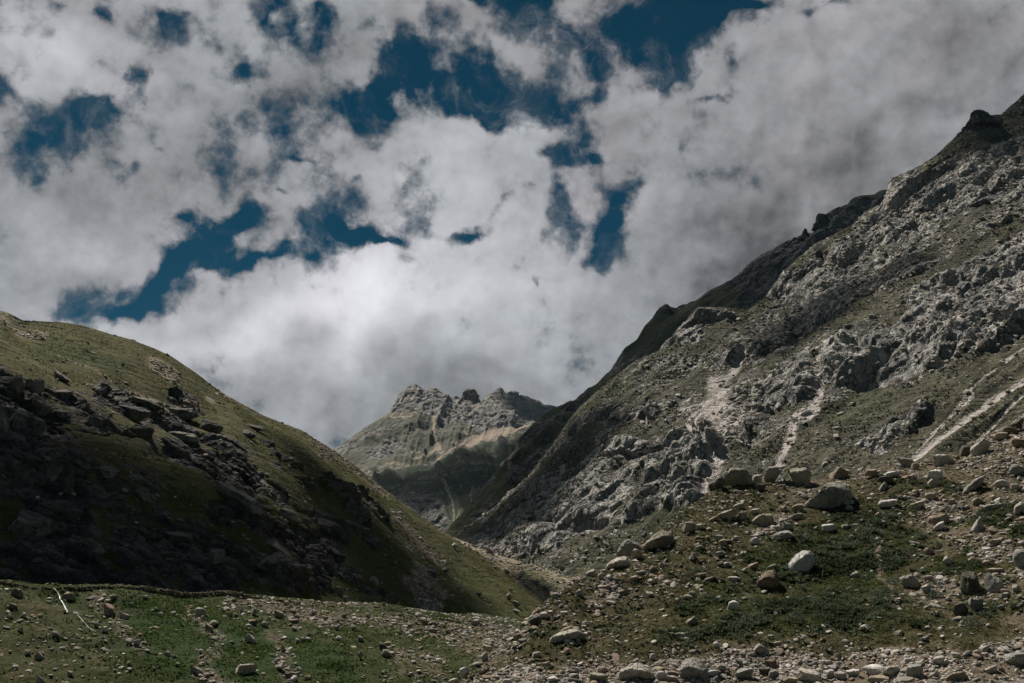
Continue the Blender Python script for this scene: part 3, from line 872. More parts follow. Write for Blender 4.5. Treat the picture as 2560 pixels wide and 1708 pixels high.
def build_back_ridge():
    sky = [(1060, 1380, 1160), (1100, 1345, 1170), (1120, 1325, 1180), (1156, 1281, 1230), (1207, 1219, 1290), (1262, 1160, 1350), (1283, 1110, 1400), (1326, 1067, 1450), (1360, 1035, 1480), (1390, 1018, 1500),
           (1440, 1000, 1510), (1465, 975, 1520), (1490, 960, 1530), (1530, 920, 1540), (1562, 870, 1550), (1592, 850, 1560), (1612, 815, 1570), (1630, 797, 1575), (1645, 775, 1580), (1665, 760, 1580), (1688, 770, 1590), (1740, 750, 1600),
           (1775, 725, 1610), (1830, 697, 1620), (1850, 682, 1625), (1870, 662, 1630), (1900, 640, 1640), (1925, 625, 1640), (1960, 606, 1650), (2000, 588, 1660), (2033, 582, 1660), (2038, 560, 1660), (2044, 542, 1660), (2062, 536, 1670),
           (2090, 520, 1670), (2120, 510, 1680), (2132, 495, 1680), (2155, 488, 1680), (2185, 486, 1690), (2200, 475, 1690), (2250, 470, 1690), (2400, 420, 1720)]
    base = [(1060, 1430, 1050), (1300, 1380, 1120), (1500, 1280, 1200), (1800, 1080, 1300), (2400, 800, 1400)]
    G = sheet([('off', 120, -60), ('off', 30, -5), sky, under_row(sky, base), base], qn(760), [6, qn(14), qn(80), qn(300)])
    PX, PY = proj(G)
    n = normals(G)
    X, Y = warp(PX, PY, G, 70.0, 40)
    rock = np.full(PX.shape, .50) + .45 * fbm(G / 60.0, 4, 121)
    rock = np.maximum(rock, .8 * poly(X, Y, [(1800, 720), (1900, 640), (2250, 460), (2250, 560), (1980, 700), (1900, 780), (1820, 790)], 20))
    rock = np.maximum(rock, .75 * stroke(X, Y, [(1560, 880), (1400, 1030), (1320, 1100)], 20, soft=.7))
    grass = poly(X, Y, [(1660, 800), (1760, 750), (1830, 710), (1860, 760), (1760, 830), (1640, 880)], 18)
    grass = np.maximum(grass, .8 * stroke(X, Y, [(1390, 1060), (1280, 1180), (1130, 1335)], 14, 8, .7))
    rock = np.clip(rock * (1 - .75 * grass), 0, 1)
    amp = sstep(.3, .8, rock)
    edge = sstep(0, 18, np.abs(PY - np.interp(PX, [p[0] for p in sky], [p[1] for p in sky])))
    th = math.radians(40)
    ux = (PX * math.cos(th) - PY * math.sin(th)); vx = (PX * math.sin(th) + PY * math.cos(th))
    spur = fbm(np.stack([ux / 300.0, vx / 60.0, ux * 0], -1), 4, 125, ridged=True)
    b1 = relief(G, (28, 28, 40), 131, 20)
    b2 = relief(G, (11, 11, 16), 132)
    b3 = relief(G, (5, 5, 7), 133)
    h = spur * 10 * edge + fbm(G / 40., 5, 126) * 5 * (.25 + .75 * edge) + amp * (b1 * 3.2 * (.25 + .75 * edge) + b2 * 1.6 + b3 * .8)
    G2 = G + n * h[..., None]
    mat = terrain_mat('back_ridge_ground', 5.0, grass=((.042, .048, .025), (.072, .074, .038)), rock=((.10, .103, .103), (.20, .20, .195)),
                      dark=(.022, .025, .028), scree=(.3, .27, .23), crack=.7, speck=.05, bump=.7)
    sc = .8 * stroke(*warp(PX, PY, G, 30, 8, 56), [(1300, 1085), (1275, 1150), (1272, 1170)], 7, 4, .5)
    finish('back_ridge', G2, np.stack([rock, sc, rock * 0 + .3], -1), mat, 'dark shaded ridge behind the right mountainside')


def build_spur():
    sky = [(680, 1300, 2300), (800, 1235, 2330), (900, 1197, 2360), (968, 1178, 2380), (1043, 1163, 2400), (1088, 1154, 2420), (1129, 1137, 2440), (1189, 1116, 2470), (1207, 1106, 2480), (1237, 1105, 2500),
           (1266, 1091, 2520), (1314, 1071, 2550), (1420, 1030, 2600)]
    base = [(680, 1450, 1750), (1100, 1430, 1700), (1420, 1400, 1700)]
    G = sheet([('off', 200, -80), ('off', 40, -6), sky, base], qn(420), [6, 8, qn(260)])
    PX, PY = proj(G)
    n = normals(G)
    X, Y = warp(PX, PY, G, 90.0, 22)
    rock = np.full(PX.shape, .30) + .3 * fbm(G / 90.0, 4, 141)
    rock = np.maximum(rock, .85 * poly(X, Y, [(960, 1240), (1040, 1230), (1110, 1270), (1130, 1340), (1010, 1330)], 16))
    rock = np.clip(rock, 0, 1)
    sc = np.zeros(PX.shape)
    X2, Y2 = warp(PX, PY, G, 50, 10, 57)
    for pts, w0, w1, v in (([(1113, 1218), (1120, 1240), (1132, 1262), (1135, 1300)], 6, 4, .95), ([(1185, 1232), (1175, 1270), (1150, 1290)], 7, 3, .8), ([(1150, 1225), (1160, 1240)], 6, 5, .7),
                           ([(1148, 1155), (1180, 1200)], 4, 2, .8), ([(1280, 1100), (1270, 1150)], 7, 4, .7), ([(1075, 1250), (1100, 1280)], 5, 3, .7), ([(1170, 1270), (1135, 1300), (1120, 1320)], 3, 3, .7), ([(1225, 1130), (1250, 1145)], 4, 4, .5)):
        sc = np.maximum(sc, .68 * v * stroke(X2, Y2, pts, w0 * .75, w1 * .75, .7))
    b1 = relief(G, (50, 50, 60), 151)
    b2 = relief(G, (18, 18, 24), 152)
    amp = sstep(.3, .8, rock)
    edge = sstep(0, 10, np.abs(PY - np.interp(PX, [p[0] for p in sky], [p[1] for p in sky])))
    sp = fbm(np.stack([(PX - .45 * PY) / 60.0, (PY + .3 * PX) / 200., PX * 0], -1), 4, 153, ridged=True)
    h = sp * 18 * edge + fbm(G / 60., 5, 154) * 9 * (.2 + .8 * edge) + amp * (b1 * 5 * edge + b2 * 2.2)
    G2 = G + n * h[..., None]
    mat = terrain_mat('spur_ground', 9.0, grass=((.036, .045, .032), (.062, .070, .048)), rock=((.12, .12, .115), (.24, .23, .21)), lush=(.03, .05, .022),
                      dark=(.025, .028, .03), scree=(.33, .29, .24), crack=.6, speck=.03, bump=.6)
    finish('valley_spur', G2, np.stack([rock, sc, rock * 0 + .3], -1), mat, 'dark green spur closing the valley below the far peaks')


def build_far_peaks():
    sky = [(640, 1240, 4000), (760, 1170, 4050), (839, 1123, 4080), (862, 1105, 4100), (879, 1094, 4110), (927, 1061, 4150), (968, 1034, 4180), (980, 1019, 4180), (998, 989, 4200), (1008, 979, 4200), (1016, 971, 4200), (1037, 960, 4200), (1046, 964, 4200),
           (1055, 972, 4210), (1070, 975, 4220), (1076, 969, 4220), (1088, 968, 4220), (1097, 975, 4220), (1108, 983, 4230), (1117, 990, 4230), (1128, 992, 4230), (1135, 996, 4240), (1141, 991, 4240), (1147, 996, 4240), (1152, 1006, 4240), (1170, 1004, 4250), (1190, 1004, 4250), (1204, 1005, 4250), (1209, 995, 4250),
           (1216, 987, 4260), (1231, 980, 4260), (1243, 973, 4270), (1252, 968, 4270), (1257, 973, 4270), (1263, 982, 4280), (1275, 980, 4280), (1284, 981, 4280), (1290, 988, 4290), (1300, 988, 4290), (1317, 990, 4300), (1335, 998, 4310), (1348, 1002, 4320), (1356, 1008, 4320), (1362, 1013, 4330), (1373, 1011, 4330),
           (1385, 1015, 4340), (1450, 1030, 4400), (1560, 1080, 4400)]
    mid = [(640, 1290, 3600), (839, 1190, 3680), (968, 1120, 3730), (1100, 1085, 3800), (1250, 1070, 3850), (1400, 1075, 3850), (1560, 1120, 3850)]
    base = [(640, 1400, 3100), (1100, 1260, 3200), (1560, 1250, 3200)]
    G = sheet([('off', 250, -120), ('off', 40, -5), sky, under_row(sky, mid, .35, 50), mid, base], qn(620), [6, 6, qn(80), qn(100), qn(110)])
    PX, PY = proj(G)
    n = normals(G)
    X, Y = warp(PX, PY, G, 130.0, 14)
    rock = np.full(PX.shape, .36) + .3 * fbm(G / 140.0, 4, 161)
    rock = np.maximum(rock, .95 * poly(X, Y, [(960, 1040), (990, 970), (1040, 940), (1200, 950), (1420, 950), (1450, 1040), (1330, 1080), (1200, 1085), (1130, 1060), (1060, 1035)], 14))
    rock = np.maximum(rock, .8 * poly(X, Y, [(950, 1110), (1000, 1095), (1020, 1130), (950, 1150), (900, 1150)], 8))
    rock = np.maximum(rock, .8 * poly(X, Y, [(840, 1120), (890, 1100), (900, 1130), (860, 1150)], 8))
    X2, Y2 = warp(PX, PY, G, 70, 5, 58)
    sc = np.zeros(PX.shape)
    for pts, w0, w1, v in (([(1330, 1068), (1260, 1076), (1190, 1085), (1150, 1110), (1110, 1140), (1060, 1165)], 5, 3, 1.), ([(1305, 1078), (1220, 1090), (1170, 1108)], 17, 10, 1.), ([(1085, 1040), (1083, 1085), (1100, 1115)], 4, 6, .9),
                           ([(1100, 1110), (1070, 1140), (1030, 1150)], 7, 3, .85), ([(1050, 1020), (1025, 1045), (975, 1045)], 5, 4, .8), ([(1040, 975), (1038, 1010), (1045, 1020)], 3, 5, .6), ([(960, 1040), (1030, 1035)], 9, 6, .55),
                           ([(1090, 1110), (1105, 1130)], 9, 9, .7), ([(970, 1160), (1030, 1165)], 5, 5, .6), ([(1160, 1080), (1170, 1090)], 4, 3, .8)):
        sc = np.maximum(sc, .85 * v * stroke(X2, Y2, pts, w0 * .8, w1 * .8, .7))
    rock = np.clip(rock * (1 - .6 * sc), 0, 1)
    amp = sstep(.3, .8, rock)
    edge = sstep(0, 8, np.abs(PY - np.interp(PX, [p[0] for p in sky], [p[1] for p in sky])))
    b1 = relief(G, (75, 75, 170), 171, 32)
    b2 = relief(G, (30, 30, 80), 172, 24)
    b3 = relief(G, (13, 13, 30), 173, 36)
    sp = fbm(np.stack([(PX + .35 * PY) / 38.0, PY / 190., PX * 0], -1), 4, 174, ridged=True)
    h = sp * (12 + 12 * fbm(G / 260., 2, 176)) * edge + fbm(G / 90., 5, 175) * 22 * (.4 + .6 * edge) * (.15 + .85 * edge) + amp * (b1 * 5 * edge + b2 * 2.6 * (.3 + .7 * edge) + b3 * 1.4)
    h = h * (1 - .65 * sc)
    G2 = G + n * h[..., None]
    mat = terrain_mat('far_peak_ground', 14.0, grass=((.084, .084, .064), (.14, .13, .10)), rock=((.20, .19, .175), (.34, .315, .285)),
                      dark=(.07, .07, .07), scree=(.34, .28, .225), crack=.6, speck=.1, bump=.42, stain=.3)
    finish('far_mountain', G2, np.stack([rock, sc, rock * 0 + .15], -1), mat, 'jagged grey peaks at the head of the valley')


def build_ground():
    """valley floor reaching past everything, with the rise the camera stands on"""
    r = np.concatenate([np.linspace(0, 110, 40), np.geomspace(120, 14000, 50)])
    a = np.linspace(0, 2 * math.pi, 161)
    Rr, A = np.meshgrid(r, a, indexing='ij')
    x, y = Rr * np.cos(A), Rr * np.sin(A)
    z = -9.0 + 9.0 * (1 - sstep(8, 60, Rr))
    G = np.stack([x, y, z], -1)
    G[..., 2] += fbm(G / 9.0, 4, 200) * .25 * sstep(4, 20, Rr)
    mat = terrain_mat('valley_ground', 0.6, grass=((.045, .045, .015), (.08, .065, .03)), scree=(.25, .21, .16), speck=.3)
    m = np.zeros(G.shape)
    m[..., 1] = .4 + .2 * fbm(G / 12., 3, 202)
    m[..., 2] = .3
    fc = grid_faces(*G.shape[:2])
    o = mesh_np('ground', G.reshape(-1, 3), fc[:, ::-1], mat, True, None, {'cover': m.reshape(-1, 3)})
    nz = o.data.polygons[5000].normal.z
    if nz < 0:
        o.data.flip_normals()
    tag(o, 'valley floor below the slopes', None, None, 'structure')


build_ground()
build_left_hill()
build_terrace()
build_moraine()
build_mountain()
build_back_ridge()
build_spur()
build_far_peaks()
#@@OBJECTS@@
# ------------------------------------------------------------------ lookups
def hit(name, px, py):
    S = SURF[name]
    dd = np.hypot(S['PX'] - px, S['PY'] - py)
    m = dd < 4.0
    if m.any():
        k = np.where(m, S['D'] + dd * .02, 1e9).argmin()
    else:
        k = dd.argmin()
    i = np.unravel_index(k, dd.shape)
    return S['G'][i].copy(), S['N'][i].copy(), S['D'][i]


# ------------------------------------------------------------------ clouds that shade parts of the slopes
def cloud_mat(dn):
    m = bpy.data.materials.new('cloud_vapour')
    m.use_nodes = True
    t = m.node_tree
    t.nodes.clear()
    v = t.nodes.new('ShaderNodeVolumePrincipled')
    v.inputs['Color'].default_value = (.93, .94, .96, 1)
    v.inputs['Density'].default_value = dn
    v.inputs['Anisotropy'].default_value = 0.3
    o = t.nodes.new('ShaderNodeOutputMaterial')
    t.links.new(v.outputs[0], o.inputs['Volume'])
    return m




def shade_cloud(surf, pts, zc, T, label, soft=None, seed=0, inset=0.0, rho=.07):
    W = []
    for (px, py) in pts:
        g, _, _ = hit(surf, px, py)
        t = (zc - g[2]) / SUN[2]
        W.append(g[:2] + SUN[:2] * t - (np.array([0, 26.0]) if surf == 'hill' and py >= 1500 and px < 1250 else 0))
    W = np.array(W)
    lo, hi = W.min(0) - T * .8, W.max(0) + T * .8
    n = 90
    X, Y = np.meshgrid(np.linspace(lo[0], hi[0], n), np.linspace(lo[1], hi[1], n), indexing='ij')
    dd, _ = seg_dist(X, Y, [tuple(p) for p in W] + [tuple(W[0])])
    s = np.where(inside(X, Y, [tuple(p) for p in W]), dd, -dd)
    q = np.stack([X, Y, X * 0], -1)
    s = s + fbm(q / (T * .9), 4, 300 + seed) * T * .38 + T * .12 - inset
    th = np.clip(s / (T * .55 if soft is None else soft), 0, 1)
    up = T * .65 * np.sqrt(th) * (1 + .35 * fbm(q / (T * .5), 4, 310 + seed)) * (th > 0)
    dn = T * .30 * th * (1 + .3 * fbm(q / (T * .4), 3, 320 + seed))
    ok = (th[:-1, :-1] > 0) | (th[1:, :-1] > 0) | (th[1:, 1:] > 0) | (th[:-1, 1:] > 0)
    top = np.stack([X, Y, zc + up + .2], -1).reshape(-1, 3)
    bot = np.stack([X, Y, zc - dn - .2], -1).reshape(-1, 3)
    fc = grid_faces(n, n)[ok.ravel()]
    V = np.concatenate([top, bot])
    F = np.concatenate([fc, fc[:, ::-1] + n * n])
    # rim
    cnt = {}
    for f in fc:
        for a, b in zip(f, np.roll(f, -1)):
            cnt[(a, b)] = 1
    rim = [(a, b) for (a, b) in cnt if (b, a) not in cnt]
    F = np.concatenate([F, np.array([[b, a, a + n * n, b + n * n] for a, b in rim])])
    used = np.unique(F)
    mp = np.zeros(len(V), int)
    mp[used] = np.arange(len(used))
    o = mesh_np('cloud', V[used], mp[F], cloud_mat(rho), True)
    tag(o, label, None, None, 'structure')


shade_cloud('hill', [(-700, 1030), (0, 1040), (150, 1075), (350, 1085), (620, 1120), (800, 1185), (900, 1245), (1000, 1325), (1090, 1388), (1200, 1442), (1310, 1503), (1372, 1545), (1372, 1620), (1210, 1580), (1100, 1562), (950, 1545), (800, 1530), (600, 1515), (400, 1505), (200, 1504), (0, 1504), (-700, 1505)],
            1500, 62, 'low cloud shading the cliffs of the left hill', 20, 1, 5, .09)
shade_cloud('back_ridge', [(1110, 1345), (1210, 1210), (1330, 1065), (1450, 990), (1600, 840), (1750, 745), (1900, 650), (2060, 540), (2270, 480), (2300, 640), (2100, 720), (1960, 800), (1700, 930), (1600, 980), (1420, 1150), (1180, 1380)],
            2600, 200, 'cloud shading the dark ridge behind the mountainside', 60, 2, 0, .012)
shade_cloud('valley_spur', [(700, 1290), (960, 1190), (1310, 1075), (1400, 1060), (1300, 1230), (1200, 1250), (1050, 1240), (940, 1270), (800, 1330)],
            3600, 300, 'cloud shading the spur across the valley', 90, 3, 0, .008)
shade_cloud('far_mountain', [(1245, 975), (1400, 1000), (1500, 1060), (1400, 1070), (1310, 1040), (1258, 1010)],
            5600, 160, 'cloud shading the right hand far peak', 60, 4, 0, .018)
shade_cloud('mountain', [(1120, 1355), (1240, 1268), (1330, 1185), (1400, 1105), (1470, 1035), (1530, 1030), (1550, 1075), (1450, 1170), (1340, 1270), (1230, 1375)],
            2300, 90, 'small cloud shading the foot of the mountainside', 40, 5, 0, .045)
shade_cloud('mountain', [(1790, 905), (1880, 800), (1960, 740), (2080, 690), (2230, 650), (2330, 610), (2310, 680), (2150, 750), (2040, 840), (1900, 925)],
            2500, 130, 'cloud shading the middle of the mountainside', 45, 6, 0, .03)
shade_cloud('mountain', [(2330, 395), (2425, 300), (2560, 250), (2800, 130), (2800, 200), (2570, 340), (2440, 370)],
            2700, 130, 'cloud shading the crest of the mountainside', 45, 7, 0, .02)


# ------------------------------------------------------------------ rocks
def ico(sub):
    import bmesh
    bm = bmesh.new()
    bmesh.ops.create_icosphere(bm, subdivisions=sub, radius=1.0)
    v = np.array([x.co[:] for x in bm.verts])
    f = np.array([[x.index for x in fa.verts] for fa in bm.faces])
    bm.free()
    return v, f


ICO = {k: ico(k) for k in (1, 2, 3, 4, 5)}


def rock_shape(seed, ang=13, sub=4, rough=.05, under=0.0):
    """a convex block cut by random planes, slightly rounded and pitted; unit size"""
    r = np.random.default_rng(seed)
    v, f = ICO[sub]
    nrm = r.normal(size=(ang, 3))
    nrm /= np.linalg.norm(nrm, axis=1)[:, None]
    off = r.uniform(.62, 1.0, ang) if ang > 10 else r.uniform(.5, .88, ang)
    nrm = np.concatenate([nrm, [[r.uniform(-.25, .25), -.25, 1]]])
    nrm[-1] /= np.linalg.norm(nrm[-1])
    off = np.append(off, r.uniform(.52, .75))
    und = np.array([[r.uniform(-.5, .5), -1, r.uniform(-.75, -.25)], [r.uniform(-.7, .7), -1, r.uniform(-.1, .25)]])
    und /= np.linalg.norm(und, axis=1)[:, None]
    nrm = np.concatenate([nrm, und]) if under > 0 else nrm
    off = off if under <= 0 else np.append(off, np.array([r.uniform(.42, .7), r.uniform(.6, .85)]) * (1 - under))
    c = v @ nrm.T
    rad = off[None] / np.maximum(c, .06)
    k = 14.0 if ang > 13 else 28.0
    rr = (np.minimum(rad, 3.0) ** -k).sum(1) ** (-1 / k)
    rr = np.minimum(rr, 1.25)
    p = v * rr[:, None]
    p *= (1 + rough * fbm(p * 2.2 + seed * 3.1, 4, seed % 97) * 1.5)[:, None]
    if rough > .03 and sub >= 4:
        bv, be = blocks(p * 2.4 + seed, seed % 89, .6)
        p *= (1 + .08 * bv - .05 * (1 - sstep(0, .1, be)))[:, None]
    lo, hi = p.min(0), p.max(0)
    p = (p - (lo + hi) / 2) / ((hi - lo) / 2)
    return p, f


def rock_mat(name, c1, c2, lichen=.25, scale=1.0, bumpd=.06):
    m = bpy.data.materials.new(name)
    m.use_nodes = True
    N = NT(m.node_tree)
    co = N.n.new('ShaderNodeTexCoord').outputs['Object']
    oi = N.n.new('ShaderNodeObjectInfo')
    cs = N.vmath('ADD', co, N.vmath('SCALE', oi.outputs['Location'], scale=0.37))
    a = N.noise(cs, .55 * scale, 5.0, .65)
    b = N.noise(cs, 3.2 * scale, 5.0, .7)
    c = N.noise(cs, 1.1 * scale, 3.0, .6, .6)
    col = N.mix(N.mapr(a, .35, .65), c1, c2)
    col = N.mix(N.mapr(b, .46, .68, 0, .7), col, (c1[0] * .45, c1[1] * .45, c1[2] * .45))
    col = N.mix(N.math('MULTIPLY', N.mapr(c, .53, .66), lichen), col, (.17, .175, .085))
    col = N.mix(N.mapr(N.noise(cs, .9 * scale, 4.0, .7), .5, .7, 0, .6), col, (c1[0] * .55, c1[1] * .54, c1[2] * .52))
    val = N.n.new('ShaderNodeHueSaturation')
    N.t.links.new(N.mapr(oi.outputs['Random'], 0, 1, .8, 1.15, False), val.inputs['Value'])
    N.t.links.new(col, val.inputs['Color'])
    bp = N.n.new('ShaderNodeBump')
    bp.inputs['Strength'].default_value = .7
    bp.inputs['Distance'].default_value = bumpd / scale
    N.t.links.new(N.math('ADD', b, N.math('MULTIPLY', a, 1.2)), bp.inputs['Height'])
    bs = N.n.new('ShaderNodeBsdfPrincipled')
    N.t.links.new(val.outputs[0], bs.inputs['Base Color'])
    bs.inputs['Roughness'].default_value = .92
    bs.inputs['Specular IOR Level'].default_value = .15
    N.t.links.new(bp.outputs[0], bs.inputs['Normal'])
    o = N.n.new('ShaderNodeOutputMaterial')
    N.t.links.new(bs.outputs[0], o.inputs[0])
    return m


RM = {
    'pale': rock_mat('pale_stone', (.31, .285, .25), (.47, .435, .385), .25),
    'grey': rock_mat('grey_stone', (.20, .192, .178), (.37, .35, .32), .4),
    'lichen': rock_mat('lichen_stone', (.24, .22, .18), (.36, .33, .27), .8),
    'tan': rock_mat('tan_stone', (.25, .205, .155), (.36, .30, .235), .1),
    'white': rock_mat('white_stone', (.46, .44, .42), (.60, .57, .54), .0),
    'brown': rock_mat('brown_stone', (.16, .125, .09), (.26, .21, .16), .25),
    'pink': rock_mat('pinkish_stone', (.29, .215, .175), (.37, .285, .24), .05),
    'dark': rock_mat('dark_stone', (.07, .065, .055), (.13, .12, .10), .2),
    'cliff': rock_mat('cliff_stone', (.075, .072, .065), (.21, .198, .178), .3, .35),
    'peak': rock_mat('peak_stone', (.20, .165, .145), (.38, .31, .27), .0, .06, 1.5),
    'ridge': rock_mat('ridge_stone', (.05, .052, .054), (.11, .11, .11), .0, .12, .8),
    'snow': rock_mat('old_snow', (.62, .60, .60), (.78, .76, .76), .0, .3),
}
# the most telling boulders, corner by corner: (right, down, away) from the middle, in photograph steps
HULLS = {
    (2062, 1243): [(-62, 33, 0), (-50, 18, 10), (-5, -22, 18), (18, -44, 10), (40, -47, 15), (58, -32, 10), (64, -8, 5), (60, 12, 0), (40, 28, 5), (5, 44, -5), (-40, 44, 0),
                   (-58, 31, -22), (-30, 12, -36), (0, -14, -38), (16, -14, -42), (32, -8, -42), (56, -4, -20), (-20, 0, 55), (30, -20, 60), (50, 10, 50), (0, 30, 50)],
    (1734, 1671): [(-36, 30, 0), (-31, -8, 0), (-20, -23, 0), (0, -29, 0), (20, -25, 0), (36, -4, 0), (38, 30, 0), (-33, 10, -26), (-15, 3, -38), (5, 8, -40), (25, 14, -32), (37, 14, -15),
                   (-28, 36, -4), (25, 36, -6), (-20, -10, 50), (20, -10, 50), (0, 20, 60)],
    (2002, 1411): [(-33, 24, 0), (-31, 0, 0), (-12, -26, 0), (5, -36, 0), (24, -36, 0), (34, -24, 0), (27, 6, 0), (18, 26, 0), (-8, 36, -4), (-28, 38, 0), (-12, 2, -26), (10, -14, -24), (2, 16, -18), (0, -10, 40), (10, 20, 40)],
    (1915, 1447): [(-31, 22, 0), (-12, -8, 0), (0, -22, 0), (20, -25, 0), (31, -8, 0), (28, 20, 0), (10, 26, -6), (-20, 32, 0), (-22, 14, -20), (0, 2, -28), (18, 6, -24), (0, 0, 36), (20, 5, 36)],
    (1645, 1350): [(-40, 26, 0), (-31, 6, 0), (-5, -20, 0), (15, -28, 0), (32, -20, 0), (42, -4, 0), (38, 14, 0), (20, 22, -5), (-15, 30, 0), (-34, 18, -24), (-5, 9, -36), (12, 2, -38), (30, -2, -26), (0, 0, 45), (25, 0, 45)],
    (1541, 1406): [(-31, 18, 0), (-22, 2, 0), (-2, -12, 0), (20, -18, 0), (31, -14, 0), (26, 8, 0), (8, 13, -4), (-20, 21, 0), (-24, 12, -17), (0, 4, -24), (24, 0, -16), (0, 0, 28), (20, -4, 28)],
    (1416, 1592): [(-42, 16, 0), (-39, 2, 0), (-20, -12, 0), (10, -20, 0), (34, -18, 0), (42, -8, 0), (20, 6, -4), (-10, 14, 0), (-36, 26, 0), (-38, 7, -20), (-5, 0, -26), (25, -8, -18), (0, -6, 30)],
    (1590, 1677): [(-46, 20, 0), (-38, -4, 0), (-10, -18, 0), (8, -22, 0), (34, -10, 0), (46, 12, 0), (40, 26, 0), (-40, 26, 0), (-40, 8, -22), (-10, 2, -34), (18, 6, -32), (40, 14, -18), (0, -6, 40)],
    (2436, 1216): [(-31, 24, 0), (-24, 4, 0), (0, -16, 0), (18, -26, 0), (30, -27, 0), (22, -10, 0), (0, 10, -4), (-22, 26, 0), (-26, 18, -14), (-4, -2, -18), (18, -18, -14), (0, 0, 24)],
}


def hull_rock(pts, k, seed, rough=.05):
    import bmesh
    bm = bmesh.new()
    for (a, b, c) in pts:
        bm.verts.new((a * k, c * k, -b * k))
    r = bmesh.ops.convex_hull(bm, input=bm.verts)
    bmesh.ops.delete(bm, geom=[g for g in r['geom_interior'] if isinstance(g, bmesh.types.BMVert)], context='VERTS')
    bmesh.ops.bevel(bm, geom=list(bm.edges), offset=2.2 * k, segments=1, affect='EDGES')
    bmesh.ops.triangulate(bm, faces=list(bm.faces))
    for _ in range(4):
        lim = 3.2 * k
        ed = [e for e in bm.edges if e.calc_length() > lim]
        if not ed:
            break
        bmesh.ops.subdivide_edges(bm, edges=ed, cuts=1)
        bmesh.ops.triangulate(bm, faces=list(bm.faces))
    bm.normal_update()
    p = np.array([v.co[:] for v in bm.verts])
    n = np.array([v.normal[:] for v in bm.verts])
    f = np.array([[v.index for v in fa.verts] for fa in bm.faces])
    bm.verts.index_update()
    f = np.array([[v.index for v in fa.verts] for fa in bm.faces])
    bm.free()
    size = np.ptp(p[:, 0])
    q = p / size * 5 + seed
    bv, be = blocks(q * 1.3, seed % 50, .7)
    p = p + n * (size * (.022 * fbm(q, 5, seed % 77) + .012 * bv - .022 * (1 - sstep(0, .09, be))))[:, None]
    return p, f


COLWORD = {'pale': 'pale', 'grey': 'grey', 'lichen': 'lichen mottled', 'tan': 'tan', 'white': 'white', 'brown': 'brown', 'pink': 'pinkish', 'dark': 'dark'}
LABELS = set()
TAKEN = []
nobj = [0]


def place_rock(surf, px, py, w, h, roll, kind, label, name='boulder', cat='boulder', group=None, seed=None, ang=None, depth=.85, sub=None, rough=.05, sink=.28):
    nobj[0] += 1
    seed = seed if seed is not None else nobj[0] * 7 + 11
    rr = np.random.default_rng(seed)
    g, n, D = hit(surf, px, min(py + h * sink, 1740))
    sx = w * D / FPX / 2
    sz = h * D / FPX / 2 * 1.12
    sy = depth * (sx * .55 + sz * .45)
    p, f = rock_shape(seed, ang or int(rr.integers(9, 18)), sub or (4 if w > 34 else 3 if w > 14 else 2), rough, -1 if name == 'rock_outcrop' or w < 20 else .3)
    p = p * np.array([sx, sy, sz])
    p[:, 2] = np.where(p[:, 2] < 0, p[:, 2] * 1.3, p[:, 2])
    o = mesh_np(name, p, f, RM[kind], False if w < 15 else True)
    if w >= 15:
        try:
            o.data.set_sharp_from_angle(angle=math.radians(26))
        except Exception:
            pass
    if (px, py) in HULLS:
        bpy.data.objects.remove(o)
        p, f = hull_rock(HULLS[(px, py)], D / FPX, seed)
        p[:, 2] = np.where(p[:, 2] < -sz * .4, p[:, 2] * 1.12, p[:, 2])
        o = mesh_np(name, p, f, RM[kind], True)
        o.data.set_sharp_from_angle(angle=math.radians(28))
        roll = 0
    az = math.atan2(px - 1280, FPX)
    hd = float(np.hypot(*(g[:2] - EYE[:2])))
    c = P(px, py + h * .02, hd + sy * (.45 if name != 'rock_outcrop' else .95))
    o.location = c.tolist()
    Rm = Matrix.Rotation(-az, 4, 'Z') @ Matrix.Rotation(-math.radians(roll), 4, 'Y') @ Matrix.Rotation(-.24 if (px, py) in HULLS else .45 if w < 20 else .1 if name != 'rock_outcrop' else .25, 4, 'X')
    o.rotation_euler = Rm.to_euler()
    tag(o, label, cat, group)
    LABELS.add(label)
    TAKEN.append((px, py, w, h))
    return o


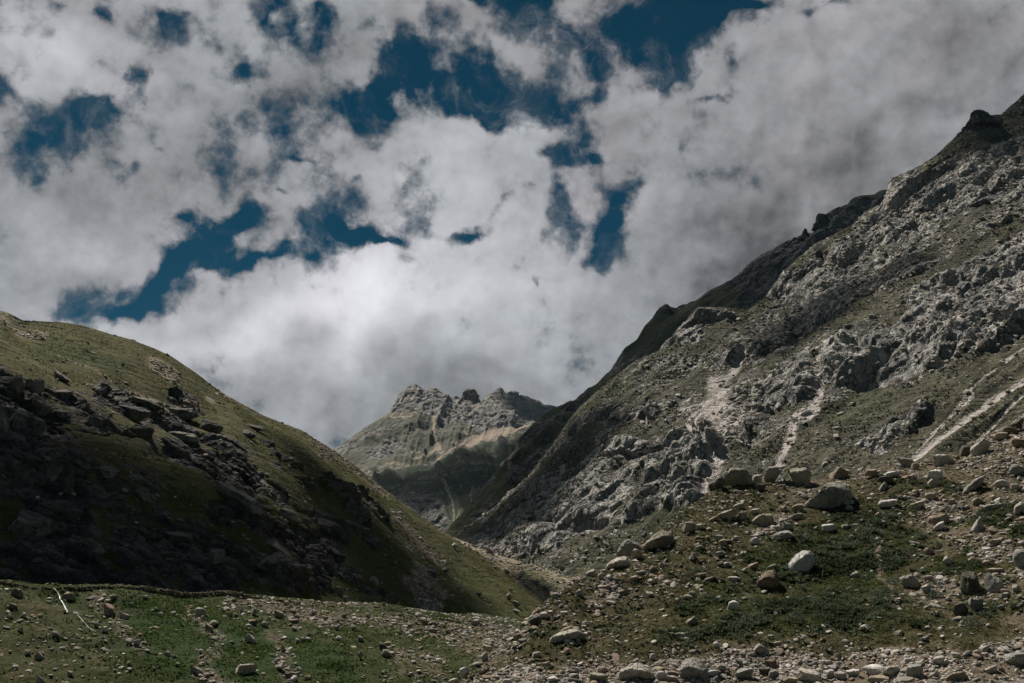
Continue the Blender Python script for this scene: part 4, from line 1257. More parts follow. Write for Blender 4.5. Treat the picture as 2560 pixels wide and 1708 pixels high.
G1 = 'boulders on the rubble slope'
G2_ = 'boulders on the left bank'
G3 = 'boulders on the lower left hill'
M = 'moraine'
BO = [
    # crest
    (2062, 1243, 122, 84, 33, 'grey', 'huge pale wedge shaped boulder with a dark overhanging front face', 4, 8),
    (1842, 1195, 76, 46, 0, 'lichen', 'broad rounded boulder on the crest left of the dark fronted ones', 15, 20),
    (1792, 1211, 46, 26, 32, 'dark', 'dark slab leaning on the left of the broad rounded crest boulder', None, 8),
    (1892, 1199, 36, 22, 12, 'pale', 'pale low stone on the crest between the rounded and dark fronted boulders', None, 9),
    (1937, 1184, 60, 38, 5, 'grey', 'crest boulder with a lit top and a dark cut away front', None, 9),
    (2003, 1194, 54, 50, 10, 'lichen', 'tall round brownish boulder on the crest left of the huge wedge', None, 16),
    (2097, 1184, 48, 30, -5, 'tan', 'tan cracked boulder on the crest behind the huge wedge', None, 10),
    (1903, 1219, 24, 18, 0, 'dark', 'small dark stone just below the crest slab row', None, 9),
    (2178, 1185, 30, 22, 0, 'tan', 'low tan stone on the crest right of the huge wedge', None, 10),
    (2264, 1158, 48, 24, -6, 'grey', 'flat topped dark grey slab on the crest above the white slab', 12, 8),
    (2288, 1166, 22, 16, 0, 'tan', 'round tan stone beside the flat topped crest slab', None, 18),
    (2360, 1151, 50, 30, 5, 'pale', 'pale capped crest boulder with a dark brown left side', None, 9),
    (2414, 1129, 26, 26, 0, 'dark', 'dark cube like block on the crest', None, 7),
    (2452, 1121, 52, 30, 38, 'pale', 'long pale crest boulder leaning up to the right of the dark block', None, 9),
    (2500, 1092, 34, 20, 0, 'tan', 'tan boulder on the crest near the right edge', None, 9),
    (2522, 1077, 36, 22, 20, 'brown', 'brown pointed boulder high on the crest near the right edge', None, 9),
    (2548, 1108, 34, 24, 0, 'brown', 'dark brown boulder at the right edge below the crest', None, 9),
    (2545, 1064, 36, 24, 30, 'dark', 'dark jagged boulder topmost at the right edge', None, 8),
    # left crest group
    (1645, 1350, 80, 56, 18, 'lichen', 'large yellow green lichen boulder with a dark hollow on its right', 8, 16),
    (1570, 1371, 66, 38, 28, 'grey', 'long grey boulder leaning behind the lichen boulder', None, 10),
    (1541, 1406, 58, 32, 24, 'pale', 'pale smooth boulder lowest of the leaning trio on the skyline', None, 12),
    (1590, 1385, 28, 24, 24, 'tan', 'small tan boulder in front of the leaning skyline trio', None, 10),
    (1722, 1319, 38, 28, 14, 'lichen', 'rounded lichen boulder right of the large lichen boulder', None, 15),
    (1751, 1316, 22, 12, 0, 'pale', 'small pale stone right of the rounded lichen boulder', None, 10),
    (1477, 1434, 26, 14, 26, 'pale', 'pale stone low on the left skyline of the rubble slope', None, 10),
    (1502, 1441, 13, 15, 30, 'pale', 'left of two small pale stones below the leaning trio', None, 10),
    (1524, 1443, 16, 12, 20, 'white', 'right of two small pale stones below the leaning trio', None, 10),
    (1389, 1490, 22, 15, 10, 'pale', 'pale block standing on the skyline near the valley notch', None, 12),
    (1450, 1483, 18, 17, 30, 'grey', 'grey stone right of the pale block at the valley notch', None, 12),
    (1359, 1539, 28, 16, 20, 'white', 'whitish boulder with a dark side above the dark angular one', None, 8),
    (1338, 1553, 32, 20, 25, 'dark', 'dark angular boulder at the left edge of the rubble slope', None, 8),
    (1338, 1583, 16, 10, 15, 'grey', 'small grey stone below the dark angular boulder', None, 10),
    (1292, 1617, 26, 11, 28, 'dark', 'thin dark stone left of the split boulder', None, 8),
    (1340, 1637, 24, 13, 24, 'pale', 'pale flat stone below and left of the split boulder', None, 9),
    (1219, 1620, 26, 14, 0, 'tan', 'tan boulder on the low left edge above the pale pair', None, 10),
    (1211, 1642, 20, 16, 35, 'pale', 'pale stone on the low left edge of the rubble slope', None, 10),
    (1193, 1662, 28, 12, 18, 'grey', 'flat grey stone near the bottom left foot of the slope', None, 9),
    (1161, 1679, 28, 20, 15, 'white', 'white boulder with a dark front near the bottom foot of the slope', None, 9),
    (1135, 1704, 26, 14, 10, 'pale', 'pale stone cut by the bottom edge at the slope foot', None, 10),
    # split boulder
    (1416, 1592, 80, 34, 16, 'pale', 'long split boulder overhanging a dark gap on the grass', 33, 9),
    (1418, 1575, 34, 13, 20, 'tan', 'flat tan slab lying on top of the split boulder', None, 8),
    (1450, 1588, 22, 20, 30, 'grey', 'grey end block at the right of the split boulder', None, 9),
    (1418, 1606, 16, 13, 0, 'grey', 'small grey block propping the split boulder', None, 9),
    (1462, 1558, 13, 10, 0, 'white', 'bright white small stone above the split boulder', None, 8),
    # centre
    (1824, 1288, 54, 26, 24, 'lichen', 'long lichen slab with a dark undercut side', None, 9),
    (1857, 1291, 24, 20, 15, 'grey', 'round grey stone right of the long lichen slab', None, 15),
    (1848, 1265, 34, 14, 10, 'grey', 'low grey stone above the long lichen slab', None, 10),
    (1785, 1297, 30, 9, 26, 'tan', 'thin tan sliver left of the long lichen slab', None, 8),
    (1889, 1278, 24, 12, 10, 'pale', 'small pale stone above the flat topped undercut boulder', None, 9),
    (1907, 1300, 52, 30, -4, 'lichen', 'flat topped boulder with a black undercut front', None, 10),
    (1947, 1320, 18, 18, 10, 'pale', 'left of two pale stones above the dark tilted slab', None, 12),
    (1971, 1317, 26, 16, 10, 'grey', 'right of two pale stones above the dark tilted slab', None, 9),
    (1955, 1342, 58, 24, 18, 'grey', 'dark tilted slab under the two pale stones', None, 7),
    (1996, 1272, 28, 22, 10, 'tan', 'tan knobbly stone at the left foot of the huge wedge', None, 15),
    (1991, 1291, 32, 12, 14, 'pale', 'pale flat stone below the left foot of the huge wedge', None, 9),
    (2071, 1320, 32, 20, 10, 'white', 'white star shaped stone below the huge wedge', None, 8),
    (2112, 1252, 18, 14, 0, 'tan', 'tan stone at the right foot of the huge wedge', None, 12),
    (2124, 1271, 20, 14, 0, 'pale', 'round pale stone below right of the huge wedge', None, 14),
    (2122, 1257, 24, 10, 15, 'white', 'flat white stone right of the huge wedge', None, 8),
    (1797, 1345, 24, 14, 0, 'grey', 'grey stone above the small tan egg stone', None, 10),
    (1806, 1355, 20, 12, 10, 'tan', 'small tan egg shaped stone mid slope', None, 16),
    (1887, 1353, 24, 16, 20, 'white', 'white angular stone below the flat topped undercut boulder', None, 8),
    (1729, 1395, 12, 11, 60, 'white', 'white pebble like stone left of an upright pale one', None, 12),
    (1734, 1389, 11, 14, 40, 'pale', 'upright pale stone right of the white pebble', None, 10),
    # green patch
    (2002, 1411, 70, 68, 40, 'white', 'big white smooth boulder in the green patch', 21, 14),
    (1915, 1447, 62, 48, 20, 'brown', 'brown craggy boulder left of the big white one', 5, 9),
    (1929, 1420, 28, 12, 25, 'lichen', 'thin greenish slab on top of the brown craggy boulder', None, 8),
    (1884, 1416, 28, 15, 25, 'pink', 'pinkish wedge stone above left of the brown craggy boulder', None, 7),
    (1862, 1425, 12, 8, 25, 'white', 'tiny white stone left of the pinkish wedge', None, 9),
    (1835, 1448, 30, 13, -6, 'white', 'flat pinkish white slab left of the brown craggy boulder', None, 8),
    (1838, 1432, 10, 8, 0, 'pale', 'small pale stone above the flat pinkish white slab', None, 9),
    (1800, 1344 + 40, 20, 10, 10, 'grey', 'low grey stone in the grass left of the tiny white stone', None, 9),
    (1833, 1514, 30, 22, 0, 'white', 'round white boulder ringed by shrubs low in the green patch', None, 16),
    (1797, 1495, 11, 9, 0, 'white', 'small white stone above left of the round white boulder', None, 9),
    (1697, 1502, 14, 13, 20, 'grey', 'grey stone in the grass left of the round white boulder', None, 10),
    (1728, 1556, 30, 17, 22, 'tan', 'tan boulder in the grass above the lit knobbly one', None, 10),
    (1705, 1590, 30, 15, 0, 'pale', 'knobbly lit boulder low in the grass', None, 14),
    (1686, 1573, 14, 10, 0, 'tan', 'small tan stone left above the knobbly lit boulder', None, 12),
    (1792, 1612, 14, 15, 10, 'white', 'whitish stone alone in the grass right of the knobbly boulder', None, 9),
    (1902, 1625, 24, 28, 55, 'grey', 'tall grey oval boulder standing on the gravel band', None, 16),
    (1944, 1610, 22, 12, 20, 'tan', 'tan stone right of the tall grey oval boulder', None, 9),
    (1628, 1453, 18, 10, 10, 'pale', 'pale flat stone in the grass below the leaning trio', None, 8),
    (1668, 1456, 16, 10, 10, 'pale', 'pale stone in the middle of the grassy slope', None, 9),
    (1630, 1422, 16, 10, 50, 'grey', 'upright grey stone below the lichen boulder', None, 9),
    (1755, 1437, 28, 8, 10, 'tan', 'long thin tan stone in the grass', None, 8),
    (1775, 1447, 30, 8, 22, 'tan', 'second long thin tan stone just below the first', None, 8),
    # right part
    (2220, 1259, 46, 20, 12, 'white', 'bright white slab on the rubble', 9, 7),
    (2232, 1186, 42, 15, 10, 'white', 'white tilted slab capping a dark fronted block', None, 7),
    (2215, 1200, 34, 18, 5, 'dark', 'dark fronted block under the white tilted slab', None, 7),
    (2208, 1219, 26, 14, 45, 'grey', 'grey shard below the dark fronted block', None, 8),
    (2338, 1188, 36, 24, 15, 'white', 'whitish boulder below the pale capped crest boulder', None, 9),
    (2334, 1209, 30, 20, 30, 'pale', 'pale stone under the whitish boulder', None, 10),
    (2326, 1244, 26, 22, 0, 'tan', 'tan pyramid stone on the rubble', None, 8),
    (2294, 1263, 36, 16, 12, 'lichen', 'dull green slab right of the bright white slab', None, 8),
    (2436, 1216, 62, 24, 40, 'grey', 'long grey slab tilted up to the right', 14, 8),
    (2504, 1211, 32, 22, 20, 'pale', 'pale boulder right of the long grey slab', None, 10),
    (2540, 1176, 26, 26, 50, 'grey', 'grey boulder at the right edge above the pale one', None, 12),
    (2540, 1218, 20, 14, 0, 'pale', 'pale stone at the right edge beside the grey boulder', None, 12),
    (2443, 1256, 26, 18, 30, 'lichen', 'green tinted boulder below the long grey slab', None, 10),
    (2379, 1254, 20, 10, 15, 'pale', 'small pale flat stone left of the long grey slab foot', None, 8),
    (2346, 1302, 50, 28, 10, 'tan', 'tan blocky boulder above the white oval stone', None, 9),
    (2346, 1318, 34, 15, 28, 'white', 'white oval stone below the tan blocky boulder', None, 14),
    (2402, 1300, 18, 16, 0, 'white', 'white chunky stone right of the tan blocky boulder', None, 9),
    (2445, 1318, 48, 22, 50, 'grey', 'grey split boulder leaning up to the right', None, 8),
    (2475, 1268, 28, 12, 0, 'pale', 'pale flat stone with a hollow under it', None, 9),
    (2496, 1264, 16, 16, 0, 'grey', 'round grey stone beside the pale flat one', None, 12),
    (2550, 1275, 32, 26, 30, 'grey', 'grey boulder at the right edge midway', None, 10),
    (2486, 1356, 26, 14, 12, 'tan', 'long tan stone near the right edge', None, 14),
    (2322, 1379, 18, 18, 40, 'pink', 'orange brown round stone in the rubble', None, 16),
    (2371, 1403, 18, 22, 45, 'pale', 'pale upright stone in the rubble', None, 9),
    (2274, 1455, 40, 32, 20, 'grey', 'grey dome shaped boulder among the shrubs', None, 16),
    (2292, 1438, 14, 12, -40, 'pale', 'pale stone leaning on the grey dome shaped boulder', None, 9),
    (2424, 1462, 44, 56, 10, 'dark', 'dark boulder on the left of the black cavity', None, 9),
    (2484, 1462, 46, 46, -15, 'grey', 'lit grey boulder on the right of the black cavity', None, 8),
    (2489, 1428, 42, 14, 0, 'pale', 'pale slab lying above the black cavity boulders', None, 9),
    (2439, 1514, 36, 34, 0, 'grey', 'round grey boulder below the black cavity', None, 18),
    (2402, 1524, 32, 32, 0, 'dark', 'darker round boulder left of the one below the cavity', None, 18),
    (2341, 1509, 16, 11, 0, 'pale', 'pale small stone left of the two round boulders', None, 12),
    (2541, 1472, 18, 16, 0, 'pale', 'pale triangular stone right of the cavity boulders', None, 8),
    (2514, 1478, 22, 10, 0, 'pink', 'reddish low stone right of the cavity boulders', None, 9),
    (2552, 1402, 30, 48, 20, 'grey', 'tall grey boulder cut by the right edge', None, 14),
    # bottom row
    (2541, 1652, 52, 36, 10, 'grey', 'big grey boulder cut by the right edge near the bottom', None, 16),
    (2478, 1676, 34, 14, 25, 'pale', 'pale flat stone left of the big bottom right boulder', None, 10),
    (1734, 1671, 74, 54, 0, 'grey', 'big domed boulder with a black underside at the bottom edge', 40, 14),
    (1590, 1677, 92, 44, 6, 'pale', 'long pale boulder with dark cracks at the bottom edge', 45, 12),
    (1505, 1676, 28, 18, 0, 'tan', 'tan stone left of the long pale bottom boulder', None, 12),
    (1495, 1695, 48, 22, 0, 'lichen', 'low lichen boulder at the bottom edge left of the long pale one', None, 14),
    (1436, 1694, 26, 18, 0, 'pale', 'pale round stone at the bottom edge', None, 14),
    (1384, 1699, 28, 14, 0, 'white', 'whitish stone at the bottom edge left of the round one', None, 12),
    (1652, 1690, 28, 22, 0, 'white', 'white stone between the two large bottom boulders', None, 10),
    (1682, 1698, 30, 16, 0, 'pale', 'pale stone touching the left foot of the domed boulder', None, 10),
    (1684, 1683, 30, 10, -10, 'tan', 'tan slab behind the stone at the domed boulder foot', None, 8),
    (1784, 1684, 28, 16, 5, 'white', 'white stone at the right foot of the domed boulder', None, 10),
    (1862, 1684, 52, 24, 16, 'grey', 'grey pointed boulder right of the domed boulder', None, 8),
    (1927, 1658, 28, 18, 0, 'brown', 'brown block perched above the small round boulders', None, 8),
    (1912, 1680, 28, 18, 0, 'dark', 'dark stone behind the bright topped round boulder', None, 12),
    (1932, 1688, 24, 22, 0, 'grey', 'bright topped round boulder with a black front', None, 16),
    (2022, 1690, 62, 30, -6, 'pale', 'wide pale boulder at the bottom below the gravel', None, 10),
    (1976, 1701, 34, 15, 0, 'tan', 'tan stone at the bottom edge left of the wide pale boulder', None, 14),
    (2073, 1684, 28, 18, 0, 'white', 'white round stone right of the wide pale boulder', None, 15),
    (2101, 1690, 28, 20, 0, 'grey', 'grey round stone in the bottom row', None, 15),
    (2132, 1683, 36, 18, 0, 'white', 'white low boulder in the bottom row', None, 12),
    (2185, 1676, 56, 24, -4, 'white', 'long white boulder in the bottom row under the gravel slope', None, 10),
    (2232, 1680, 46, 28, 14, 'pale', 'pale ribbed boulder right of the long white one', None, 12),
    (2286, 1679, 44, 32, 20, 'grey', 'grey egg shaped boulder in the bottom row', None, 18),
    (2348, 1651, 30, 18, 0, 'pale', 'pale capped stone above the grey egg shaped boulder', None, 10),
    (2196, 1699, 50, 16, 0, 'tan', 'tan boulder at the bottom edge under the long white one', None, 14),
    (2390, 1692, 54, 20, 6, 'tan', 'tan brown boulder at the bottom edge right of centre', None, 12),
    (2335, 1690, 30, 14, 30, 'grey', 'grey angular stone beside the grey egg shaped boulder', None, 8),
]
for (px, py, w, h, roll, kind, label, seed, ang) in BO:
    place_rock(M, px, py, w, h, roll, kind, label, group=G1, seed=seed, ang=ang)

BB = [
    (268, 1527, 32, 28, -30, 'pink', 'pinkish block on the left bank, largest below the wall', 7),
    (311, 1541, 24, 13, -20, 'pale', 'pale flat stone right of the pinkish block', 9),
    (174, 1490, 26, 17, 0, 'tan', 'pointed tan stone just right of the waterfall streak', 8),
    (282, 1492, 16, 10, -10, 'brown', 'brown stone under the stone wall', 9),
    (363, 1492, 14, 7, 0, 'grey', 'small grey stone under the wall right of the brown one', 9),
    (502, 1530, 26, 20, 0, 'grey', 'round grey boulder on the middle of the left bank', 15),
    (535, 1558, 20, 12, -15, 'pale', 'pale stone below right of the round grey boulder', 10),
    (522, 1570, 20, 14, -20, 'tan', 'tan stone under the pale one on the left bank', 12),
    (507, 1543, 10, 8, 0, 'pale', 'tiny pale stone touching the round grey boulder', 10),
    (402, 1536, 14, 12, -30, 'grey', 'grey stone left of the round grey boulder', 12),
    (263, 1573, 13, 15, -20, 'white', 'white stone below the pinkish block', 9),
    (341, 1607, 16, 16, 0, 'white', 'right of the whitish pair low on the green bank', 16),
    (322, 1606, 15, 12, -10, 'pale', 'left of the whitish pair low on the green bank', 12),
    (625, 1598, 30, 16, -40, 'pale', 'pale stone tilted down to the right on the green bank', 9),
    (616, 1675, 52, 28, 0, 'pale', 'pale domed boulder with a dark base at the bottom of the bank', 14),
    (558, 1524, 13, 8, -20, 'white', 'white stone right of the round grey boulder', 9),
    (635, 1530, 12, 18, -30, 'pale', 'upright pale stone below the end of the green strip', 9),
    (697, 1536, 26, 15, -28, 'tan', 'tan angular stone among the brown rubble of the bank', 8),
    (716, 1508, 16, 9, -10, 'pale', 'pale stone just below the path edge', 10),
    (632, 1556, 24, 12, 0, 'brown', 'brown flat boulder in the grass below the rubble', 9),
    (735, 1552, 28, 8, -5, 'tan', 'long tan stone in the rubble', 8),
    (965, 1634, 24, 17, -42, 'pale', 'pale orange stone tilted in the gully of the bank', 12),
    (956, 1617, 26, 14, -40, 'dark', 'dark stone right above the pale orange one', 8),
    (969, 1607, 16, 8, -20, 'tan', 'small tan stone topping the dark one in the gully', 9),
    (900, 1640, 8, 22, 20, 'grey', 'thin upright grey stone left of the gully', 8),
    (708, 1622, 10, 16, 35, 'pale', 'upright narrow stone at the centre of the green bank', 9),
    (771, 1598, 14, 8, 0, 'white', 'right white stone of the small trio on green', 9),
    (756, 1597, 9, 7, 0, 'pale', 'middle stone of the small white trio on green', 9),
    (743, 1600, 12, 7, -15, 'white', 'left white stone of the small trio on green', 9),
    (97, 1641, 20, 16, -35, 'grey', 'grey stone in the dark lower left corner', 10),
    (68, 1631, 12, 10, -20, 'pale', 'pale stone left of the grey one in the corner', 9),
    (52, 1575, 14, 12, -30, 'brown', 'brown stone left low under the first stretch of wall', 9),
    (98, 1700, 20, 14, -30, 'pale', 'pale stone cut by the bottom edge at far left', 9),
    (45, 1483, 28, 18, -20, 'brown', 'brown boulder tucked under the wall at the far left', 9),
    (32, 1515, 22, 12, -10, 'dark', 'dark hollowed stone below the brown boulder at far left', 8),
    (1190, 1556, 22, 14, 10, 'grey', 'grey rounded stone under the path near the notch', 14),
    (1082, 1576, 24, 10, 0, 'grey', 'grey slab in the rubble left of the notch', 9),
    (1120, 1580, 16, 10, -10, 'brown', 'reddish brown stone in the rubble left of the notch', 9),
    (1045, 1538, 16, 10, -10, 'pale', 'pale stone on the bank edge above the grey slab', 10),
    (1058, 1550, 18, 10, -10, 'pale', 'pale rounded stone above the grey slab', 12),
    (736, 1550 + 22, 14, 8, -20, 'grey', 'grey chip below the long tan stone', 9),
    (785, 1530, 14, 9, -20, 'pale', 'pale chip high in the brown rubble', 9),
    (812, 1545, 14, 9, -10, 'tan', 'tan chip in the brown rubble', 9),
    (848, 1596, 15, 9, -25, 'white', 'white stone at the bottom of the brown rubble', 9),
    (722, 1690, 20, 16, -10, 'dark', 'dark boulder at the bottom among pale rubble', 9),
    (700, 1668, 18, 15, 10, 'pale', 'pale boulder left above the dark bottom one', 9),
    (735, 1698, 18, 12, 10, 'white', 'white stone at the bottom edge under the dark boulder', 9),
    (492, 1676, 24, 12, -25, 'pale', 'pale flat stone left of the domed boulder', 9),
    (481, 1665, 12, 10, -30, 'tan', 'tan chip above the pale flat stone', 9),
    (503, 1628, 10, 8, 0, 'white', 'white chip alone on the green above the flat stone', 9),
]
for (px, py, w, h, roll, kind, label, ang) in BB:
    place_rock('bank', px, py, w, h, roll, kind, label, group=G2_, ang=ang)

BH = [
    (1137, 1364, 15, 10, -20, 'pale', 'pale boulder high on the sunlit right shoulder of the left hill', 12),
    (1082, 1432, 28, 12, -18, 'grey', 'flat grey boulder in the shade, left of the round one', 12),
    (1115, 1426, 18, 13, -10, 'grey', 'round grey boulder in the shade of the hill', 14),
    (1291, 1510, 20, 12, -28, 'grey', 'grey boulder near the shaded toe of the hill', 12),
    (1291, 1528, 18, 7, -14, 'pale', 'flat pale boulder lowest at the shaded toe', 9),
    (1272, 1492, 12, 15, 10, 'grey', 'upright grey boulder above the shaded toe', 12),
    (1278, 1473, 12, 6, -10, 'pale', 'small pale boulder above the upright grey one', 9),
    (1197, 1484, 14, 8, -20, 'dark', 'dark boulder in the shaded lower slope', 12),
    (846, 1477, 28, 18, -10, 'grey', 'grey knobbly boulder above the path edge', 10),
    (864, 1496, 12, 12, 0, 'pale', 'pale small boulder just over the path edge', 12),
    (938, 1273, 13, 7, 0, 'white', 'white boulder on the shaded green slope', 9),
    (953, 1294, 8, 5, 0, 'white', 'small white boulder right below the other white one', 9),
    (1268, 1427, 16, 8, -30, 'pale', 'pale boulder on the skyline shoulder near the toe', 9),
    (936, 1452, 26, 14, -42, 'grey', 'grey slab tilted down the shaded slope', 8),
]
for (px, py, w, h, roll, kind, label, ang) in BH:
    place_rock('hill', px, py, w, h, roll, kind, label, group=G3, ang=ang)
for (px, py, w, h, roll, kind, label, ang) in [
        (1338, 1454, 24, 8, -12, 'pale', 'flat pale boulder low on the sunlit flank', 9), (1302, 1440, 12, 8, 0, 'grey', 'grey boulder on the sunlit flank', 9),
        (1310, 1448, 16, 6, -10, 'pale', 'pale boulder between the two on the sunlit flank', 9), (1360, 1469, 22, 10, -10, 'tan', 'tan boulder lowest on the sunlit flank', 9),
        (1305, 1430, 14, 8, 0, 'white', 'whitish boulder highest on the sunlit flank', 9), (1222, 1376, 30, 12, -30, 'pale', 'long pale slab on the skyline of the sunlit flank', 9)]:
    place_rock('hill_flank', px, py, w, h, roll, kind, label, group='boulders on the sunlit flank', ang=ang)

# outcrops standing out of the left hill
OC = [
    (84, 968, 48, 38, 0, 'outcrop roofing a reddish black hollow near the left edge'), (40, 965, 36, 46, 20, 'dark upright outcrop left of the roofed hollow'),
    (154, 944, 46, 20, -20, 'pale capped outcrop highest on the left'), (150, 988, 68, 24, -4, 'flat outcrop with a black underside'),
    (96, 1020, 62, 50, -20, 'bulging smooth grey outcrop'), (66, 1062, 88, 50, -25, 'large slab outcrop with a lit rim below the bulging one'),
    (6, 1060, 36, 70, 10, 'lit outcrop cut by the left edge'), (246, 978, 42, 20, 10, 'small lit outcrop at the edge of the meadow'),
    (150, 1038, 46, 24, -10, 'rounded outcrop right of the bulging one'), (366, 1008, 88, 22, -12, 'long ledge outcrop in the sun'),
    (330, 1036, 86, 34, -6, 'broad blocky outcrop below the long ledge'), (457, 1036, 78, 32, -8, 'layered sunlit outcrop with black shadow lines'),
    (238, 1054, 46, 28, -35, 'tilted outcrop below the meadow'), (527, 1068, 58, 26, -15, 'lit outcrop right of the layered one'),
    (356, 1080, 54, 32, 0, 'grey outcrop with upright joints'), (458, 1092, 86, 24, -14, 'smooth tilted outcrop in half shade'),
    (436, 1126, 84, 44, -22, 'overhanging outcrop in half shade'), (640, 1070, 60, 10, -12, 'thin lit ledge near the right shoulder'),
    (622, 1086, 38, 15, -20, 'small outcrop under the thin lit ledge'), (604, 1252, 150, 34, -28, 'long tilted slab running down to the right'),
    (714, 1286, 90, 24, -22, 'middle slab of the long tilted ridge'), (806, 1314, 104, 30, -20, 'big overhanging slab with a black roof at the ridge end'),
    (765, 1302, 30, 16, -10, 'small rounded outcrop riding on the ridge end'), (680, 1366, 160, 26, -30, 'lower long ribbed slab in deep shade'),
    (734, 1440, 84, 64, -15, 'bulky jointed outcrop above the path'), (668, 1420, 60, 50, -20, 'dark outcrop left of the bulky jointed one'),
    (440, 1343, 78, 22, -6, 'pale streaked outcrop in deep shade'), (74, 1325, 100, 74, 0, 'dark massive outcrop at lower left'),
    (206, 1375, 90, 54, -32, 'dark diagonal outcrop at lower left'), (838, 1388, 60, 22, -28, 'grey slab below the overhanging ridge end'),
    (492, 1452, 30, 34, 0, 'pale pointed outcrop at the foot of the cliff'), (894, 1322, 76, 20, -18, 'flaky ledge right of the overhanging ridge end'),
    (924, 1352, 66, 18, -14, 'second flaky ledge lower on the shaded slope'), (540, 1396, 46, 44, 0, 'blocky outcrop in the middle of the dark cliff'),
    (352, 1236, 44, 34, 0, 'grey block in the shade of the cliff'), (250, 1180, 90, 30, -14, 'dark ledge across the upper cliff'),
    (120, 1190, 70, 60, 10, 'ribbed outcrop at the upper left of the dark cliff'),
]
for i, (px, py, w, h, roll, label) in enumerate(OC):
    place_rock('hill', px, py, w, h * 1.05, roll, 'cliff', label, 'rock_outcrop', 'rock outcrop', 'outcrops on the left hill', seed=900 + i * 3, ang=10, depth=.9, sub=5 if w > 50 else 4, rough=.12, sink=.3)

# snow left on the scree
for (px, py, w, h, roll, label) in [(1832, 1047, 22, 8, -8, 'oval patch of old snow on the scree fan'), (2014, 1030, 28, 7, 22, 'thin patch of old snow on the right hand scree')]:
    place_rock('mountain', px, py, w, h, roll, 'snow', label, 'snow_patch', 'snow patch', None, ang=16, depth=1.2, sub=3, rough=.02)

# ------------------------------------------------------------------ many smaller rocks, each its own thing
LM = [('huge wedge boulder', 2062, 1243), ('big white boulder', 2002, 1411), ('brown craggy boulder', 1915, 1447), ('split boulder', 1416, 1592), ('large lichen boulder', 1645, 1350),
      ('black cavity', 2455, 1470), ('big domed bottom boulder', 1734, 1671), ('bright white slab', 2220, 1259), ('long grey tilted slab', 2436, 1216), ('grey dome among shrubs', 2274, 1455),
      ('tan blocky boulder', 2346, 1302), ('long white bottom boulder', 2185, 1676), ('tall grey oval boulder', 1902, 1625), ('round white shrub ringed boulder', 1833, 1514),
      ('flat topped undercut boulder', 1907, 1300), ('knobbly lit boulder', 1705, 1590), ('pale capped crest boulder', 2360, 1151), ('big bottom right boulder', 2541, 1652)]
SHP = ['angular', 'rounded', 'flat', 'blocky', 'wedge shaped', 'slanting']


def auto_label(px, py, w, kind, lms):
    for nm, lx, ly in sorted(lms, key=lambda l: math.hypot(l[1] - px, l[2] - py)):
        dx, dy = px - lx, py - ly
        dist = math.hypot(dx, dy)
        a = math.degrees(math.atan2(-dy, dx)) % 360
        dr = ['right of', 'above right of', 'above', 'above left of', 'left of', 'below left of', 'below', 'below right of'][int((a + 22.5) // 45) % 8]
        far = 'just ' if dist < 60 else '' if dist < 130 else 'well '
        for k in range(6):
            sh = SHP[(int(px) + k) % 6]
            sz = 'small' if w < 13 else 'medium'
            lb = f"{sz} {COLWORD[kind]} {sh} stone {far}{dr} the {nm}"
            if lb not in LABELS:
                return lb, sh
    return None, None


def free(px, py, w, h, k=.62):
    return all(abs(px - t[0]) > (w + t[2]) * k or abs(py - t[1]) > (h + t[3]) * k for t in TAKEN)


def scatter_rocks(surf, regions, n, lms, group, wr=(10, 24), seed=1):
    r = np.random.default_rng(seed)
    made = 0
    tot = sum(q[4] for q in regions)
    tries = 0
    while made < n and tries < 6000:
        tries += 1
        u = r.uniform(0, tot)
        for (x0, y0, x1, y1, wt) in regions:
            if u < wt:
                break
            u -= wt
        px, py = r.uniform(x0, x1), r.uniform(y0, y1)
        if surf == M and py < np.interp(px, [p[0] for p in MSKY], [p[1] for p in MSKY]) + 6:
            continue
        if surf == 'bank' and py < np.interp(px, [p[0] for p in EDGE], [p[1] for p in EDGE]) + 16:
            continue
        w = wr[0] + (wr[1] - wr[0]) * r.random() ** 2.6
        asp = r.uniform(.42, .85)
        h = w * asp
        if not free(px, py, w, h):
            continue
        kind = r.choice(['pale', 'grey', 'tan', 'lichen', 'white', 'brown', 'pink'], p=[.36, .25, .16, .08, .07, .05, .03])
        lb, sh = auto_label(px, py, w, kind, lms)
        if lb is None:
            continue
        ang = {'angular': 8, 'rounded': 20, 'flat': 10, 'blocky': 7, 'wedge shaped': 6, 'slanting': 9}[sh]
        if sh == 'flat':
            h = w * .36
        rl = r.normal(14 if surf == M else -14, 12) + (16 if sh == 'slanting' else 0) * (1 if surf == M else -1)
        place_rock(surf, px, py, w, h, rl, kind, lb, 'stone', 'stone', group=group, ang=ang)
        made += 1


scatter_rocks(M, [(2100, 1160, 2560, 1330, 5), (2280, 1330, 2560, 1480, 3), (1850, 1210, 2120, 1330, 2), (1560, 1280, 1860, 1440, 3), (1480, 1440, 1800, 1500, 1), (1250, 1620, 2560, 1706, 4.2),
                  (2300, 1480, 2560, 1620, 1.2), (1300, 1500, 1560, 1640, 1), (1600, 1660, 2560, 1706, 2.2)], 125, LM, 'stones on the rubble slope', (10, 24), 5)
LB = [('round grey bank boulder', 502, 1530), ('pinkish bank block', 268, 1527), ('domed bank boulder', 616, 1675), ('tan rubble stone', 697, 1536), ('pale orange gully stone', 965, 1634), ('grey slab near the notch', 1082, 1576), ('grey corner stone', 97, 1641)]
scatter_rocks('bank', [(560, 1500, 1280, 1570, 5), (700, 1560, 1150, 1700, 2), (0, 1490, 400, 1700, 1.6), (400, 1560, 700, 1700, 1)], 48, LB, 'stones on the left bank', (8, 17), 6)


